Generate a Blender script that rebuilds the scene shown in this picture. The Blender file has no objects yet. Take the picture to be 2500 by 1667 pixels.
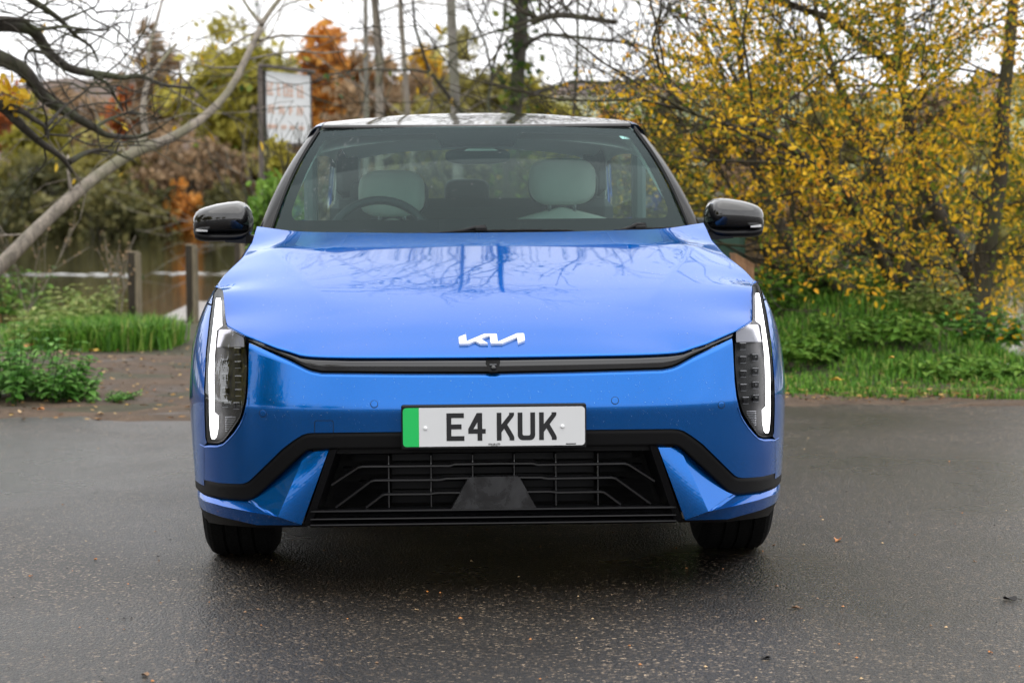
import bpy, math, random
import numpy as np
from mathutils import Vector

# ------------------------------------------------------------------ camera, world, sun
scene = bpy.context.scene
COL = scene.collection
FPX, CAMD, CAMH, HORV = 5390.0, 6.3, 1.16, 475.0     # focal length in photo pixels, distance to the plate, eye height, horizon row
PITCH = math.atan((833.5 - HORV) / FPX)
ROLL = math.radians(0.42)

cam_d = bpy.data.cameras.new('camera')
cam = bpy.data.objects.new('camera', cam_d)
COL.objects.link(cam)
cam_d.sensor_width = 36.0
cam_d.lens = FPX / 2500.0 * 36.0
cam_d.clip_start = 0.1
cam_d.clip_end = 6000
cam.location = (0, -CAMD, CAMH)
cam_d.dof.use_dof = True
cam_d.dof.focus_distance = 6.55
cam_d.dof.aperture_fstop = 5.2
from mathutils import Matrix
RCAM = Matrix.Rotation(math.pi / 2 - PITCH, 3, 'X') @ Matrix.Rotation(-ROLL, 3, 'Z')
cam.rotation_euler = RCAM.to_euler()
scene.camera = cam

world = bpy.data.worlds.new('World')
scene.world = world
world.use_nodes = True
wt = world.node_tree
wt.nodes.clear()
w_out = wt.nodes.new('ShaderNodeOutputWorld')
w_bg = wt.nodes.new('ShaderNodeBackground')
w_bg.inputs['Strength'].default_value = 0.1
SUN_EL, SUN_AZ = math.radians(78), math.radians(150)
sky = wt.nodes.new('ShaderNodeTexSky')
sky.sky_type = 'NISHITA'
sky.sun_disc = False
sky.sun_elevation = SUN_EL
sky.sun_rotation = SUN_AZ
hsv = wt.nodes.new('ShaderNodeHueSaturation')
hsv.inputs['Saturation'].default_value = 0.2
wt.links.new(sky.outputs[0], hsv.inputs['Color'])
tc = wt.nodes.new('ShaderNodeTexCoord')
mp = wt.nodes.new('ShaderNodeMapping')
mp.inputs['Scale'].default_value = (1, 1, 2.2)
wt.links.new(tc.outputs['Generated'], mp.inputs[0])
cn = wt.nodes.new('ShaderNodeTexNoise')
cn.inputs['Scale'].default_value = 2.3
cn.inputs['Detail'].default_value = 5
cn.inputs['Roughness'].default_value = 0.5
wt.links.new(mp.outputs[0], cn.inputs['Vector'])
cr = wt.nodes.new('ShaderNodeValToRGB')
cr.color_ramp.elements[0].position = 0.34
cr.color_ramp.elements[0].color = (9.2, 9.25, 9.5, 1)
cr.color_ramp.elements[1].position = 0.66
cr.color_ramp.elements[1].color = (11.5, 11.5, 11.6, 1)
wt.links.new(cn.outputs['Fac'], cr.inputs[0])
wmix = wt.nodes.new('ShaderNodeMixRGB')
wmix.inputs[0].default_value = 0.9          # nine tenths cloud cover
wt.links.new(hsv.outputs[0], wmix.inputs[1])
wt.links.new(cr.outputs[0], wmix.inputs[2])
wt.links.new(wmix.outputs[0], w_bg.inputs['Color'])
wt.links.new(w_bg.outputs[0], w_out.inputs[0])

sun_d = bpy.data.lights.new('sun', 'SUN')
sun_d.energy = 0.8
sun_d.angle = math.radians(90)
sun_d.color = (1.0, 0.96, 0.9)
sun = bpy.data.objects.new('sun', sun_d)
COL.objects.link(sun)
sdir = Vector((math.sin(SUN_AZ) * math.cos(SUN_EL), math.cos(SUN_AZ) * math.cos(SUN_EL), math.sin(SUN_EL)))
sun.rotation_euler = sdir.to_track_quat('Z', 'Y').to_euler()
sun.location = (10, -20, 30)

scene.view_settings.view_transform = 'Standard'
scene.view_settings.look = 'None'
scene.view_settings.exposure = 0.75
scene.view_settings.gamma = 1.0
scene.view_settings.use_curve_mapping = False
scene.render.engine = 'CYCLES'
scene.cycles.max_bounces = 10
scene.cycles.transparent_max_bounces = 16
scene.cycles.use_denoising = True

rng = np.random.default_rng(7)
random.seed(7)

# ------------------------------------------------------------------ helpers
def ray(u, v):
    d = RCAM @ Vector(((u - 1250) / FPX, -(v - 833.5) / FPX, -1.0))
    return d

def at(u, v, Y):
    """the point of the place that lies at distance Y in front of the camera on the sight line (u, v) of the photograph"""
    d = ray(u, v)
    k = Y / d.y
    return np.array((d.x * k, -CAMD + Y, CAMH + d.z * k))

def on_z(u, v, z):
    d = ray(u, v)
    k = (z - CAMH) / d.z
    return np.array((d.x * k, -CAMD + d.y * k, z))

def new_obj(name, me, parent=None):
    o = bpy.data.objects.new(name, me)
    COL.objects.link(o)
    if parent is not None:
        o.parent = parent
    return o

def mesh(name, V, F, mat, parent=None, smooth=True, midx=None, rnd=None, loc=None):
    me = bpy.data.meshes.new(name)
    V = np.asarray(V, dtype=float)
    if isinstance(F, np.ndarray):
        n, k = F.shape
        me.vertices.add(len(V)); me.vertices.foreach_set('co', V.ravel())
        me.loops.add(n * k); me.loops.foreach_set('vertex_index', F.ravel().astype(np.int32))
        me.polygons.add(n); me.polygons.foreach_set('loop_start', (np.arange(n) * k).astype(np.int32))
        me.update(calc_edges=True)
    else:
        me.from_pydata([tuple(v) for v in V], [], F)
    mats = mat if isinstance(mat, (list, tuple)) else [mat]
    for m in mats:
        me.materials.append(m)
    if midx is not None:
        me.polygons.foreach_set('material_index', np.asarray(midx, dtype=np.int32))
    me.polygons.foreach_set('use_smooth', np.full(len(me.polygons), bool(smooth)))
    if rnd is not None:
        a = me.attributes.new('rnd', 'FLOAT', 'FACE')
        a.data.foreach_set('value', np.asarray(rnd, dtype=np.float32))
    me.validate()
    me.update()
    o = new_obj(name, me, parent)
    if loc is not None:
        o.location = loc
    return o

def empty(name, loc=(0, 0, 0), rz=0.0):
    o = bpy.data.objects.new(name, None)
    COL.objects.link(o)
    o.location = loc
    o.rotation_euler = (0, 0, rz)
    o.empty_display_size = 0.2
    return o

def tag(o, label=None, cat=None, group=None, kind=None):
    if label: o['label'] = label
    if cat: o['category'] = cat
    if group: o['group'] = group
    if kind: o['kind'] = kind
    return o

class MB:
    """collects shapes for ONE mesh object"""
    def __init__(s):
        s.V = []; s.F = []; s.n = 0
    def add(s, V, F):
        V = np.asarray(V, float)
        s.F += [tuple(i + s.n for i in f) for f in F]
        s.V.append(V); s.n += len(V)
        return s
    def grid(s, P, close_u=False):
        m, n = P.shape[:2]
        F = []
        for i in range(m - (0 if close_u else 1)):
            i2 = (i + 1) % m
            for j in range(n - 1):
                F.append((i * n + j, i2 * n + j, i2 * n + j + 1, i * n + j + 1))
        return s.add(P.reshape(-1, 3), F)
    def box(s, c, size, rot=None, bev=0.0):
        x, y, z = np.array(size) / 2.0
        if bev > 0:
            b = min(bev, x * .9, y * .9, z * .9)
            V = []
            for sx in (-1, 1):
                for sy in (-1, 1):
                    for sz in (-1, 1):
                        V += [(sx * (x - b), sy * (y - b), sz * z), (sx * (x - b), sy * y, sz * (z - b)), (sx * x, sy * (y - b), sz * (z - b))]
            import bmesh
            bm = bmesh.new()
            vs = [bm.verts.new(v) for v in V]
            r = bmesh.ops.convex_hull(bm, input=vs)
            bm.verts.index_update()
            V = np.array([v.co[:] for v in bm.verts]); F = [tuple(v.index for v in f.verts) for f in bm.faces]
            bm.free()
        else:
            V = np.array([(sx * x, sy * y, sz * z) for sx in (-1, 1) for sy in (-1, 1) for sz in (-1, 1)])
            F = [(0, 1, 3, 2), (4, 6, 7, 5), (0, 4, 5, 1), (2, 3, 7, 6), (0, 2, 6, 4), (1, 5, 7, 3)]
        if rot is not None:
            V = V @ np.array(rot).T
        return s.add(V + np.array(c), F)
    def tube(s, pts, rad, sides=6, cap=True):
        pts = np.asarray(pts, float); n = len(pts)
        rad = np.broadcast_to(np.asarray(rad, float), (n,))
        t = np.gradient(pts, axis=0); t /= (np.linalg.norm(t, axis=1)[:, None] + 1e-9)
        ref = np.array((0.0, 0, 1)) if abs(t[:, 2]).mean() < .8 else np.array((1.0, 0, 0))
        a = np.cross(t, ref); a /= (np.linalg.norm(a, axis=1)[:, None] + 1e-9)
        b = np.cross(t, a)
        th = np.arange(sides) * 2 * math.pi / sides
        P = pts[:, None, :] + rad[:, None, None] * (np.cos(th)[None, :, None] * a[:, None, :] + np.sin(th)[None, :, None] * b[:, None, :])
        F = []
        for i in range(n - 1):
            for j in range(sides):
                j2 = (j + 1) % sides
                F.append((i * sides + j, i * sides + j2, (i + 1) * sides + j2, (i + 1) * sides + j))
        if cap:
            F.append(tuple(range(sides))[::-1]); F.append(tuple((n - 1) * sides + j for j in range(sides)))
        return s.add(P.reshape(-1, 3), F)
    def lathe(s, prof, axis='x', c=(0, 0, 0), seg=32):
        prof = np.asarray(prof, float)       # (along axis, radius)
        th = np.arange(seg) * 2 * math.pi / seg
        P = np.zeros((seg, len(prof), 3))
        i0, i1, i2 = {'x': (0, 1, 2), 'y': (1, 2, 0), 'z': (2, 0, 1)}[axis]
        P[:, :, i0] = prof[None, :, 0]
        P[:, :, i1] = np.cos(th)[:, None] * prof[None, :, 1]
        P[:, :, i2] = np.sin(th)[:, None] * prof[None, :, 1]
        return s.grid(P + np.array(c), close_u=True)
    def prism(s, poly, fn_front, fn_back):
        """outline polygon (list of 2D points) lifted by two functions to a solid"""
        n = len(poly)
        A = [fn_front(*p) for p in poly]; B = [fn_back(*p) for p in poly]
        F = [tuple(range(n)), tuple(range(2 * n - 1, n - 1, -1))]
        F += [(i, n + i, n + (i + 1) % n, (i + 1) % n) for i in range(n)]
        return s.add(np.array(A + B), F)
    def build(s, name, mat, parent=None, smooth=False, **kw):
        return mesh(name, np.concatenate(s.V), s.F, mat, parent, smooth, **kw)

# ------------------------------------------------------------------ materials
MATS = {}
def nodes_of(name):
    m = bpy.data.materials.new(name)
    m.use_nodes = True
    nt = m.node_tree
    return m, nt, nt.nodes['Principled BSDF']

def simple(name, col, rough=0.5, metal=0.0, coat=0.0, spec=0.5, var=0.0, scale=8.0, bump=0.0, bscale=60.0, emit=None, estr=0.0, coat_rough=0.03):
    m, nt, b = nodes_of(name)
    b.inputs['Base Color'].default_value = (*col, 1)
    b.inputs['Roughness'].default_value = rough
    b.inputs['Metallic'].default_value = metal
    b.inputs['Coat Weight'].default_value = coat
    b.inputs['Coat Roughness'].default_value = coat_rough
    b.inputs['Specular IOR Level'].default_value = spec
    if var > 0:
        tx = nt.nodes.new('ShaderNodeTexCoord'); n = nt.nodes.new('ShaderNodeTexNoise'); r = nt.nodes.new('ShaderNodeValToRGB')
        n.inputs['Scale'].default_value = scale; n.inputs['Detail'].default_value = 6
        nt.links.new(tx.outputs['Object'], n.inputs['Vector']); nt.links.new(n.outputs['Fac'], r.inputs[0])
        c = np.array(col)
        r.color_ramp.elements[0].position = .3; r.color_ramp.elements[0].color = (*(c * (1 - var)), 1)
        r.color_ramp.elements[1].position = .7; r.color_ramp.elements[1].color = (*(np.minimum(c * (1 + var), 1)), 1)
        nt.links.new(r.outputs[0], b.inputs['Base Color'])
    if bump > 0:
        tx = nt.nodes.new('ShaderNodeTexCoord'); n = nt.nodes.new('ShaderNodeTexNoise'); bp = nt.nodes.new('ShaderNodeBump')
        n.inputs['Scale'].default_value = bscale; n.inputs['Detail'].default_value = 4
        bp.inputs['Strength'].default_value = bump; bp.inputs['Distance'].default_value = 0.01
        nt.links.new(tx.outputs['Object'], n.inputs['Vector']); nt.links.new(n.outputs['Fac'], bp.inputs['Height'])
        nt.links.new(bp.outputs[0], b.inputs['Normal'])
    if emit is not None:
        b.inputs['Emission Color'].default_value = (*emit, 1)
        b.inputs['Emission Strength'].default_value = estr
    MATS[name] = m
    return m

def glass(name, tint, ior=1.5, boost=1.0, rough=0.0):
    m = bpy.data.materials.new(name); m.use_nodes = True
    nt = m.node_tree; nt.nodes.clear()
    o = nt.nodes.new('ShaderNodeOutputMaterial'); mix = nt.nodes.new('ShaderNodeMixShader')
    tr = nt.nodes.new('ShaderNodeBsdfTransparent'); gl = nt.nodes.new('ShaderNodeBsdfGlossy'); fr = nt.nodes.new('ShaderNodeFresnel')
    tr.inputs[0].default_value = (*tint, 1)
    gl.inputs['Roughness'].default_value = rough
    gl.inputs[0].default_value = (.80, .98, 1, 1) if name == 'windscreen_glass' else (.97, 1, 1, 1)
    fr.inputs[0].default_value = ior
    mul = nt.nodes.new('ShaderNodeMath'); mul.operation = 'MULTIPLY'; mul.inputs[1].default_value = boost; mul.use_clamp = True
    nt.links.new(fr.outputs[0], mul.inputs[0])
    nt.links.new(mul.outputs[0], mix.inputs[0]); nt.links.new(tr.outputs[0], mix.inputs[1]); nt.links.new(gl.outputs[0], mix.inputs[2])
    nt.links.new(mix.outputs[0], o.inputs[0])
    MATS[name] = m
    return m

def leafmat(name, stops, trans=0.35, rough=0.55):
    """leaf colours spread by a per-leaf random number"""
    m = bpy.data.materials.new(name); m.use_nodes = True
    nt = m.node_tree; b = nt.nodes['Principled BSDF']; out = nt.nodes['Material Output']
    at_ = nt.nodes.new('ShaderNodeAttribute'); at_.attribute_name = 'rnd'
    r = nt.nodes.new('ShaderNodeValToRGB')
    el = r.color_ramp.elements
    while len(el) < len(stops):
        el.new(0.5)
    for e, (p, c) in zip(el, stops):
        e.position = p; e.color = (*c, 1)
    nt.links.new(at_.outputs['Fac'], r.inputs[0])
    nt.links.new(r.outputs[0], b.inputs['Base Color'])
    b.inputs['Roughness'].default_value = rough
    b.inputs['Specular IOR Level'].default_value = 0.3
    tl = nt.nodes.new('ShaderNodeBsdfTranslucent'); mix = nt.nodes.new('ShaderNodeMixShader')
    nt.links.new(r.outputs[0], tl.inputs[0])
    mix.inputs[0].default_value = trans
    nt.links.new(b.outputs[0], mix.inputs[1]); nt.links.new(tl.outputs[0], mix.inputs[2])
    nt.links.new(mix.outputs[0], out.inputs[0])
    MATS[name] = m
    return m

def ramp(nt, src, stops):
    r = nt.nodes.new('ShaderNodeValToRGB')
    el = r.color_ramp.elements
    while len(el) < len(stops):
        el.new(0.5)
    for e, (p, c) in zip(el, stops):
        e.position = p; e.color = (*c, 1) if len(c) == 3 else c
    nt.links.new(src, r.inputs[0])
    return r.outputs[0]

def noise(nt, vec, scale, detail=5, rough=0.55, dist=0.0):
    n = nt.nodes.new('ShaderNodeTexNoise')
    n.inputs['Scale'].default_value = scale; n.inputs['Detail'].default_value = detail
    n.inputs['Roughness'].default_value = rough; n.inputs['Distortion'].default_value = dist
    nt.links.new(vec, n.inputs['Vector'])
    return n.outputs['Fac']

def mixc(nt, f, a, b, mode='MIX'):
    n = nt.nodes.new('ShaderNodeMixRGB'); n.blend_type = mode
    for s, k in ((f, 0), (a, 1), (b, 2)):
        if isinstance(s, (int, float)): n.inputs[k].default_value = s
        elif isinstance(s, tuple): n.inputs[k].default_value = (*s, 1)
        else: nt.links.new(s, n.inputs[k])
    return n.outputs[0]

def asphalt_mat():
    m, nt, b = nodes_of('asphalt')
    tx = nt.nodes.new('ShaderNodeTexCoord').outputs['Object']
    vo = nt.nodes.new('ShaderNodeTexVoronoi'); vo.inputs['Scale'].default_value = 130; nt.links.new(tx, vo.inputs['Vector'])
    sep = nt.nodes.new('ShaderNodeSeparateColor'); nt.links.new(vo.outputs['Color'], sep.inputs[0])
    stone = ramp(nt, sep.outputs[0], [(0.0, (.004, .0037, .0034)), (.45, (.014, .0126, .0112)), (.72, (.030, .0265, .023)), (.90, (.078, .066, .053)), (1.0, (.32, .27, .21))])
    fine = noise(nt, tx, 240, 3, .7)
    c1 = mixc(nt, .75, stone, ramp(nt, fine, [(.3, (.3, .3, .3)), (.7, (1.5, 1.5, 1.5))]), 'MULTIPLY')
    big = noise(nt, tx, .55, 5, .55, .6)
    tone = ramp(nt, big, [(.36, (.42, .37, .32)), (.5, (.80, .74, .68)), (.64, (1.3, 1.25, 1.18))])
    grit = noise(nt, tx, 62, 4, .8)
    c1 = mixc(nt, .85, c1, ramp(nt, grit, [(.38, (.14, .13, .12)), (.52, (.85, .80, .75)), (.64, (2.4, 2.25, 2.05))]), 'MULTIPLY')
    c2 = mixc(nt, 1.0, c1, tone, 'MULTIPLY')
    mid = noise(nt, tx, 7, 5, .6)
    c3 = mixc(nt, .55, c2, ramp(nt, mid, [(.3, (.72, .70, .68)), (.7, (1.25, 1.24, 1.22))]), 'MULTIPLY')
    nt.links.new(c3, b.inputs['Base Color'])
    rg = ramp(nt, big, [(.38, (.26, .26, .26)), (.62, (.44, .44, .44))])
    nt.links.new(rg, b.inputs['Roughness'])
    b.inputs['Specular IOR Level'].default_value = 0.55
    bp = nt.nodes.new('ShaderNodeBump'); bp.inputs['Strength'].default_value = 1.0; bp.inputs['Distance'].default_value = 0.013
    dst = ramp(nt, vo.outputs['Distance'], [(0.0, (1, 1, 1)), (.75, (0, 0, 0))])
    hh = mixc(nt, .5, mixc(nt, .4, dst, fine), grit)
    nt.links.new(hh, bp.inputs['Height']); nt.links.new(bp.outputs[0], b.inputs['Normal'])
    return m

def soil_mat(name, dark, light, wet=False, scale=3.0):
    m, nt, b = nodes_of(name)
    tx = nt.nodes.new('ShaderNodeTexCoord').outputs['Object']
    a = noise(nt, tx, scale, 8, .65, .4); f = noise(nt, tx, scale * 14, 5, .7)
    c = mixc(nt, .6, ramp(nt, a, [(.3, dark), (.7, light)]), ramp(nt, f, [(.3, (.45, .45, .45)), (.7, (1.45, 1.4, 1.35))]), 'MULTIPLY')
    nt.links.new(c, b.inputs['Base Color'])
    if wet:
        nt.links.new(ramp(nt, a, [(.33, (.5, .5, .5)), (.48, (.95, .95, .95))]), b.inputs['Roughness'])
    else:
        b.inputs['Roughness'].default_value = .9
    bp = nt.nodes.new('ShaderNodeBump'); bp.inputs['Strength'].default_value = .9; bp.inputs['Distance'].default_value = .04
    nt.links.new(mixc(nt, .5, a, f), bp.inputs['Height']); nt.links.new(bp.outputs[0], b.inputs['Normal'])
    return m

def bark_mat(name, dark, light, green=None, scale=6.0, stretch=4.0):
    m, nt, b = nodes_of(name)
    tx = nt.nodes.new('ShaderNodeTexCoord').outputs['Object']
    mp = nt.nodes.new('ShaderNodeMapping'); mp.inputs['Scale'].default_value = (stretch, stretch, 1)
    nt.links.new(tx, mp.inputs[0])
    a = noise(nt, mp.outputs[0], scale, 8, .7, .8)
    c = ramp(nt, a, [(.3, dark), (.68, light)])
    if green is not None:
        g = noise(nt, tx, scale * .45, 5, .6)
        c = mixc(nt, ramp(nt, g, [(.48, (0, 0, 0)), (.62, (.8, .8, .8))]), c, green)
    nt.links.new(c, b.inputs['Base Color'])
    b.inputs['Roughness'].default_value = .85
    bp = nt.nodes.new('ShaderNodeBump'); bp.inputs['Strength'].default_value = .7; bp.inputs['Distance'].default_value = .02
    nt.links.new(a, bp.inputs['Height']); nt.links.new(bp.outputs[0], b.inputs['Normal'])
    return m

def water_mat():
    m, nt, b = nodes_of('river_water')
    b.inputs['Base Color'].default_value = (.026, .024, .011, 1)
    b.inputs['Roughness'].default_value = .06
    b.inputs['IOR'].default_value = 1.33
    tx = nt.nodes.new('ShaderNodeTexCoord').outputs['Object']
    mp = nt.nodes.new('ShaderNodeMapping'); mp.inputs['Scale'].default_value = (.5, 1.6, 1); nt.links.new(tx, mp.inputs[0])
    a = noise(nt, mp.outputs[0], 1.4, 6, .55, .3)
    bp = nt.nodes.new('ShaderNodeBump'); bp.inputs['Strength'].default_value = .10; bp.inputs['Distance'].default_value = .03
    nt.links.new(a, bp.inputs['Height']); nt.links.new(bp.outputs[0], b.inputs['Normal'])
    return m

def paint_mat():
    m, nt, b = nodes_of('blue_paint')
    b.inputs['Base Color'].default_value = (.004, .105, .62, 1)
    b.inputs['Metallic'].default_value = .82
    b.inputs['Specular IOR Level'].default_value = 0.0
    b.inputs['Roughness'].default_value = .24
    b.inputs['Specular Tint'].default_value = (.10, .52, 1.0, 1)
    b.inputs['Coat Weight'].default_value = 1.0
    b.inputs['Coat Roughness'].default_value = .015
    b.inputs['Coat IOR'].default_value = 1.44
    tx = nt.nodes.new('ShaderNodeTexCoord').outputs['Object']
    n = noise(nt, tx, 900, 2, .5)
    c = ramp(nt, n, [(.3, (.0002, .108, .42)), (.7, (.0005, .145, .55))])
    nt.links.new(c, b.inputs['Base Color'])
    return m

M = dict(
    asphalt=asphalt_mat(), mud=soil_mat('mud', (.050, .034, .022), (.155, .106, .070), wet=True, scale=2.6),
    earth=soil_mat('earth', (.03, .028, .014), (.085, .075, .04), scale=.8),
    concrete=soil_mat('pale_concrete', (.27, .25, .24), (.42, .40, .39), scale=2.0),
    water=water_mat(), paint=paint_mat(),
    pillar_black=simple('pillar_black', (.004, .004, .005), .16, spec=.22),
    gloss_black=simple('gloss_black', (.006, .006, .007), .08, coat=1.0, spec=.5),
    trim_black=simple('trim_black_plastic', (.006, .006, .0065), .45, spec=.14, bump=.1, bscale=900),
    satin_black=simple('satin_black', (.006, .006, .007), .30, spec=.22, bump=.05, bscale=300),
    shutter=simple('shutter_plastic', (.004, .004, .005), .4, spec=.12),
    rubber=simple('tyre_rubber', (.006, .006, .006), .7, spec=.15, bump=.3, bscale=120),
    dark_inner=simple('dark_inner', (.004, .004, .004), .8),
    housing=simple('lamp_housing', (.004, .004, .005), .5, spec=.25),
    chrome=simple('bright_metal', (.75, .76, .78), .12, metal=1.0),
    dullmetal=simple('dull_metal', (.30, .31, .33), .35, metal=1.0),
    badge=simple('white_metal_badge', (.86, .87, .88), .25, metal=.3, coat=.5),
    drl=simple('lit_lamp', (.9, .9, .9), .3, emit=(1.0, .97, .98), estr=2.6),
    white_plastic=simple('white_plastic', (.80, .81, .82), .3),
    plate=simple('plate_white', (.66, .67, .68), .28, coat=.4),
    plate_green=simple('plate_green', (.0, .50, .10), .3, coat=.4),
    ink=simple('plate_ink', (.008, .008, .010), .3),
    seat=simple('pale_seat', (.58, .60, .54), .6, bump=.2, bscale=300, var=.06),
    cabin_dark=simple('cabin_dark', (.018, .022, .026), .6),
    headliner=simple('headliner', (.70, .71, .68), .85),
    dash=simple('dash_top', (.10, .13, .13), .55, bump=.15, bscale=400),
    glass=glass('windscreen_glass', (.70, .97, .92), 1.5, .5),
    sideglass=glass('side_glass', (.62, .66, .64), 1.5, .12),
    lens=glass('lamp_lens', (.92, .93, .95), 1.5, .14),
    indicator=simple('clear_lamp', (.55, .56, .57), .15, coat=1.0),
)

# ================================================================== THE SETTING
WATER_Z = -0.62
def edge_y(x):
    """where the tarmac ends behind the car"""
    return 5.62 + .12 * x + .10 * np.sin(x * 1.7) + .05 * np.sin(x * 5.1 + 1) + .035 * np.sin(x * 13.7) + .03 * np.sin(x * 23.3 + 2) * np.sin(x * 3.1)

def ground_z(x, y):
    x = np.asarray(x, float); y = np.asarray(y, float)
    z = np.full(np.broadcast(x, y).shape, -.012)
    # left: flat mud, then a bank that falls into the river; right: a low grass mound in front of the river
    yl = np.interp(x, [-6, -1, 1, 2.6, 3.3, 4.2, 8], [14.3, 14.6, 11.5, 10.6, 7.6, 6.9, 7.5]) + .15 * np.sin(x * 1.4)
    t = np.clip((y - yl) / 5.0, 0, 1)
    z = z - 1.9 * t * t * (3 - 2 * t)
    mound = .44 * np.exp(-((x - 2.1) / 1.05) ** 2 - ((y - 8.9) / 1.25) ** 2)
    z = z + mound * (y > 5)
    far = np.clip((y - 99 - 1.5 * np.sin(x * .07) - .8 * np.sin(x * .31)) / 6, 0, 1)
    z = np.where(y > 60, -1.9 + 2.5 * far * far * (3 - 2 * far) + np.clip(y - 110, 0, 500) * .012, z)
    return z

def sheet(name, xs, ys, zfn, mat, kind='structure', dz=0.0):
    X, Y = np.meshgrid(xs, ys, indexing='ij')
    Z = zfn(X, Y) + dz
    mb = MB().grid(np.stack([X, Y, Z], -1))
    o = mb.build(name, mat, smooth=True)
    o['kind'] = kind
    return o

xs = np.unique(np.concatenate([np.linspace(-900, -30, 40), np.linspace(-30, 30, 121), np.linspace(30, 900, 40)]))
ys = np.unique(np.concatenate([np.linspace(-120, 4, 30), np.linspace(4, 22, 110), np.linspace(22, 96, 20), np.linspace(96, 125, 40), np.linspace(125, 1500, 40)]))
sheet('ground', xs, ys, ground_z, M['earth'])
# tarmac: a sheet with an uneven far edge
rx = np.unique(np.concatenate([np.linspace(-40, 40, 321), np.linspace(-5, 6, 500)]))
rt = np.linspace(0, 1, 60) ** .5
X, T = np.meshgrid(rx, rt, indexing='ij')
Yr = -90 + (edge_y(X) + 90) * T
Z = np.where(T > .9999, -.006, .0) + 0 * X
mesh_road = MB().grid(np.stack([X, Yr, Z], -1)).build('road', M['asphalt'], smooth=True)
mesh_road['kind'] = 'structure'
# muddy track beside the tarmac
mx = np.linspace(-16, 16, 129); my = np.linspace(0, 1, 30)
X, T = np.meshgrid(mx, my, indexing='ij')
Ym = (edge_y(X) - .25) + T * (np.where(X < .6, 4.9 + .5 * np.sin(X * 1.3) + .3 * np.sin(X * 3.1), 1.0))
Z = ground_z(X, Ym) + .006 + .014 * (np.sin(X * 3.3 + Ym * 2) * np.sin(Ym * 4.1 - X) + .6 * np.sin(X * 9 + 1) * np.sin(Ym * 11))
Z = np.where(T < .02, -.008, Z)
o = MB().grid(np.stack([X, Ym, Z], -1)).build('mud_track', M['mud'], smooth=True)
o['kind'] = 'structure'
# water
o = sheet('river', np.linspace(-500, 500, 41), np.array([9.5, 20, 40, 60, 80, 100, 112]), lambda x, y: np.full(x.shape, WATER_Z), M['water'])

# distant hills with fields and bare woods
def hill_mat():
    m, nt, b = nodes_of('hillside')
    tx = nt.nodes.new('ShaderNodeTexCoord').outputs['Object']
    a = noise(nt, tx, .006, 4, .5, .6); f = noise(nt, tx, .05, 8, .7); g = noise(nt, tx, .018, 6, .6)
    field = ramp(nt, noise(nt, tx, .012, 3, .5), [(.4, (.24, .27, .14)), (.6, (.30, .30, .19))])
    wood = ramp(nt, f, [(.3, (.065, .055, .055)), (.5, (.115, .085, .07)), (.64, (.17, .10, .055)), (.78, (.10, .10, .055))])
    sx = nt.nodes.new('ShaderNodeSeparateXYZ'); nt.links.new(tx, sx.inputs[0])
    mr = nt.nodes.new('ShaderNodeMapRange'); mr.inputs[1].default_value = 8; mr.inputs[2].default_value = 12; nt.links.new(sx.outputs[0], mr.inputs[0])
    mr2 = nt.nodes.new('ShaderNodeMapRange'); mr2.inputs[1].default_value = 40; mr2.inputs[2].default_value = 37; nt.links.new(sx.outputs[2], mr2.inputs[0])
    mu = nt.nodes.new('ShaderNodeMath'); mu.operation = 'MULTIPLY'; nt.links.new(mr.outputs[0], mu.inputs[0]); nt.links.new(mr2.outputs[0], mu.inputs[1])
    mu2 = nt.nodes.new('ShaderNodeMath'); mu2.operation = 'MULTIPLY'; nt.links.new(mu.outputs[0], mu2.inputs[0]); nt.links.new(ramp(nt, g, [(.36, (.15, .15, .15)), (.42, (1, 1, 1))]), mu2.inputs[1])
    c = mixc(nt, mu2.outputs[0], wood, field)
    nt.links.new(c, b.inputs['Base Color']); b.inputs['Roughness'].default_value = .95
    return m
M['hill'] = hill_mat()
def hill(name, x0, x1, y0, y1, fn, n=120, k=40):
    X, Y = np.meshgrid(np.linspace(x0, x1, n), np.linspace(y0, y1, k), indexing='ij')
    T = (Y - y0) / (y1 - y0)
    r2 = np.random.default_rng(3)
    Z = fn(X) * np.sin(T * math.pi / 2 * 1.25).clip(0, 1) + r2.normal(0, 1, X.shape) * 1.6 * (T > .25)
    o = MB().grid(np.stack([X, Y, Z], -1)).build(name, M['hill'], smooth=True)
    o['kind'] = 'structure'
hill('hills', -420, 560, 620, 1150, lambda x: 34 + 18 * np.exp(-((x + 190) / 130) ** 2) + 10 * np.exp(-((x - 40) / 90) ** 2) + 22 * np.exp(-((x - 330) / 210) ** 2) + 3 * np.sin(x * .03))

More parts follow.
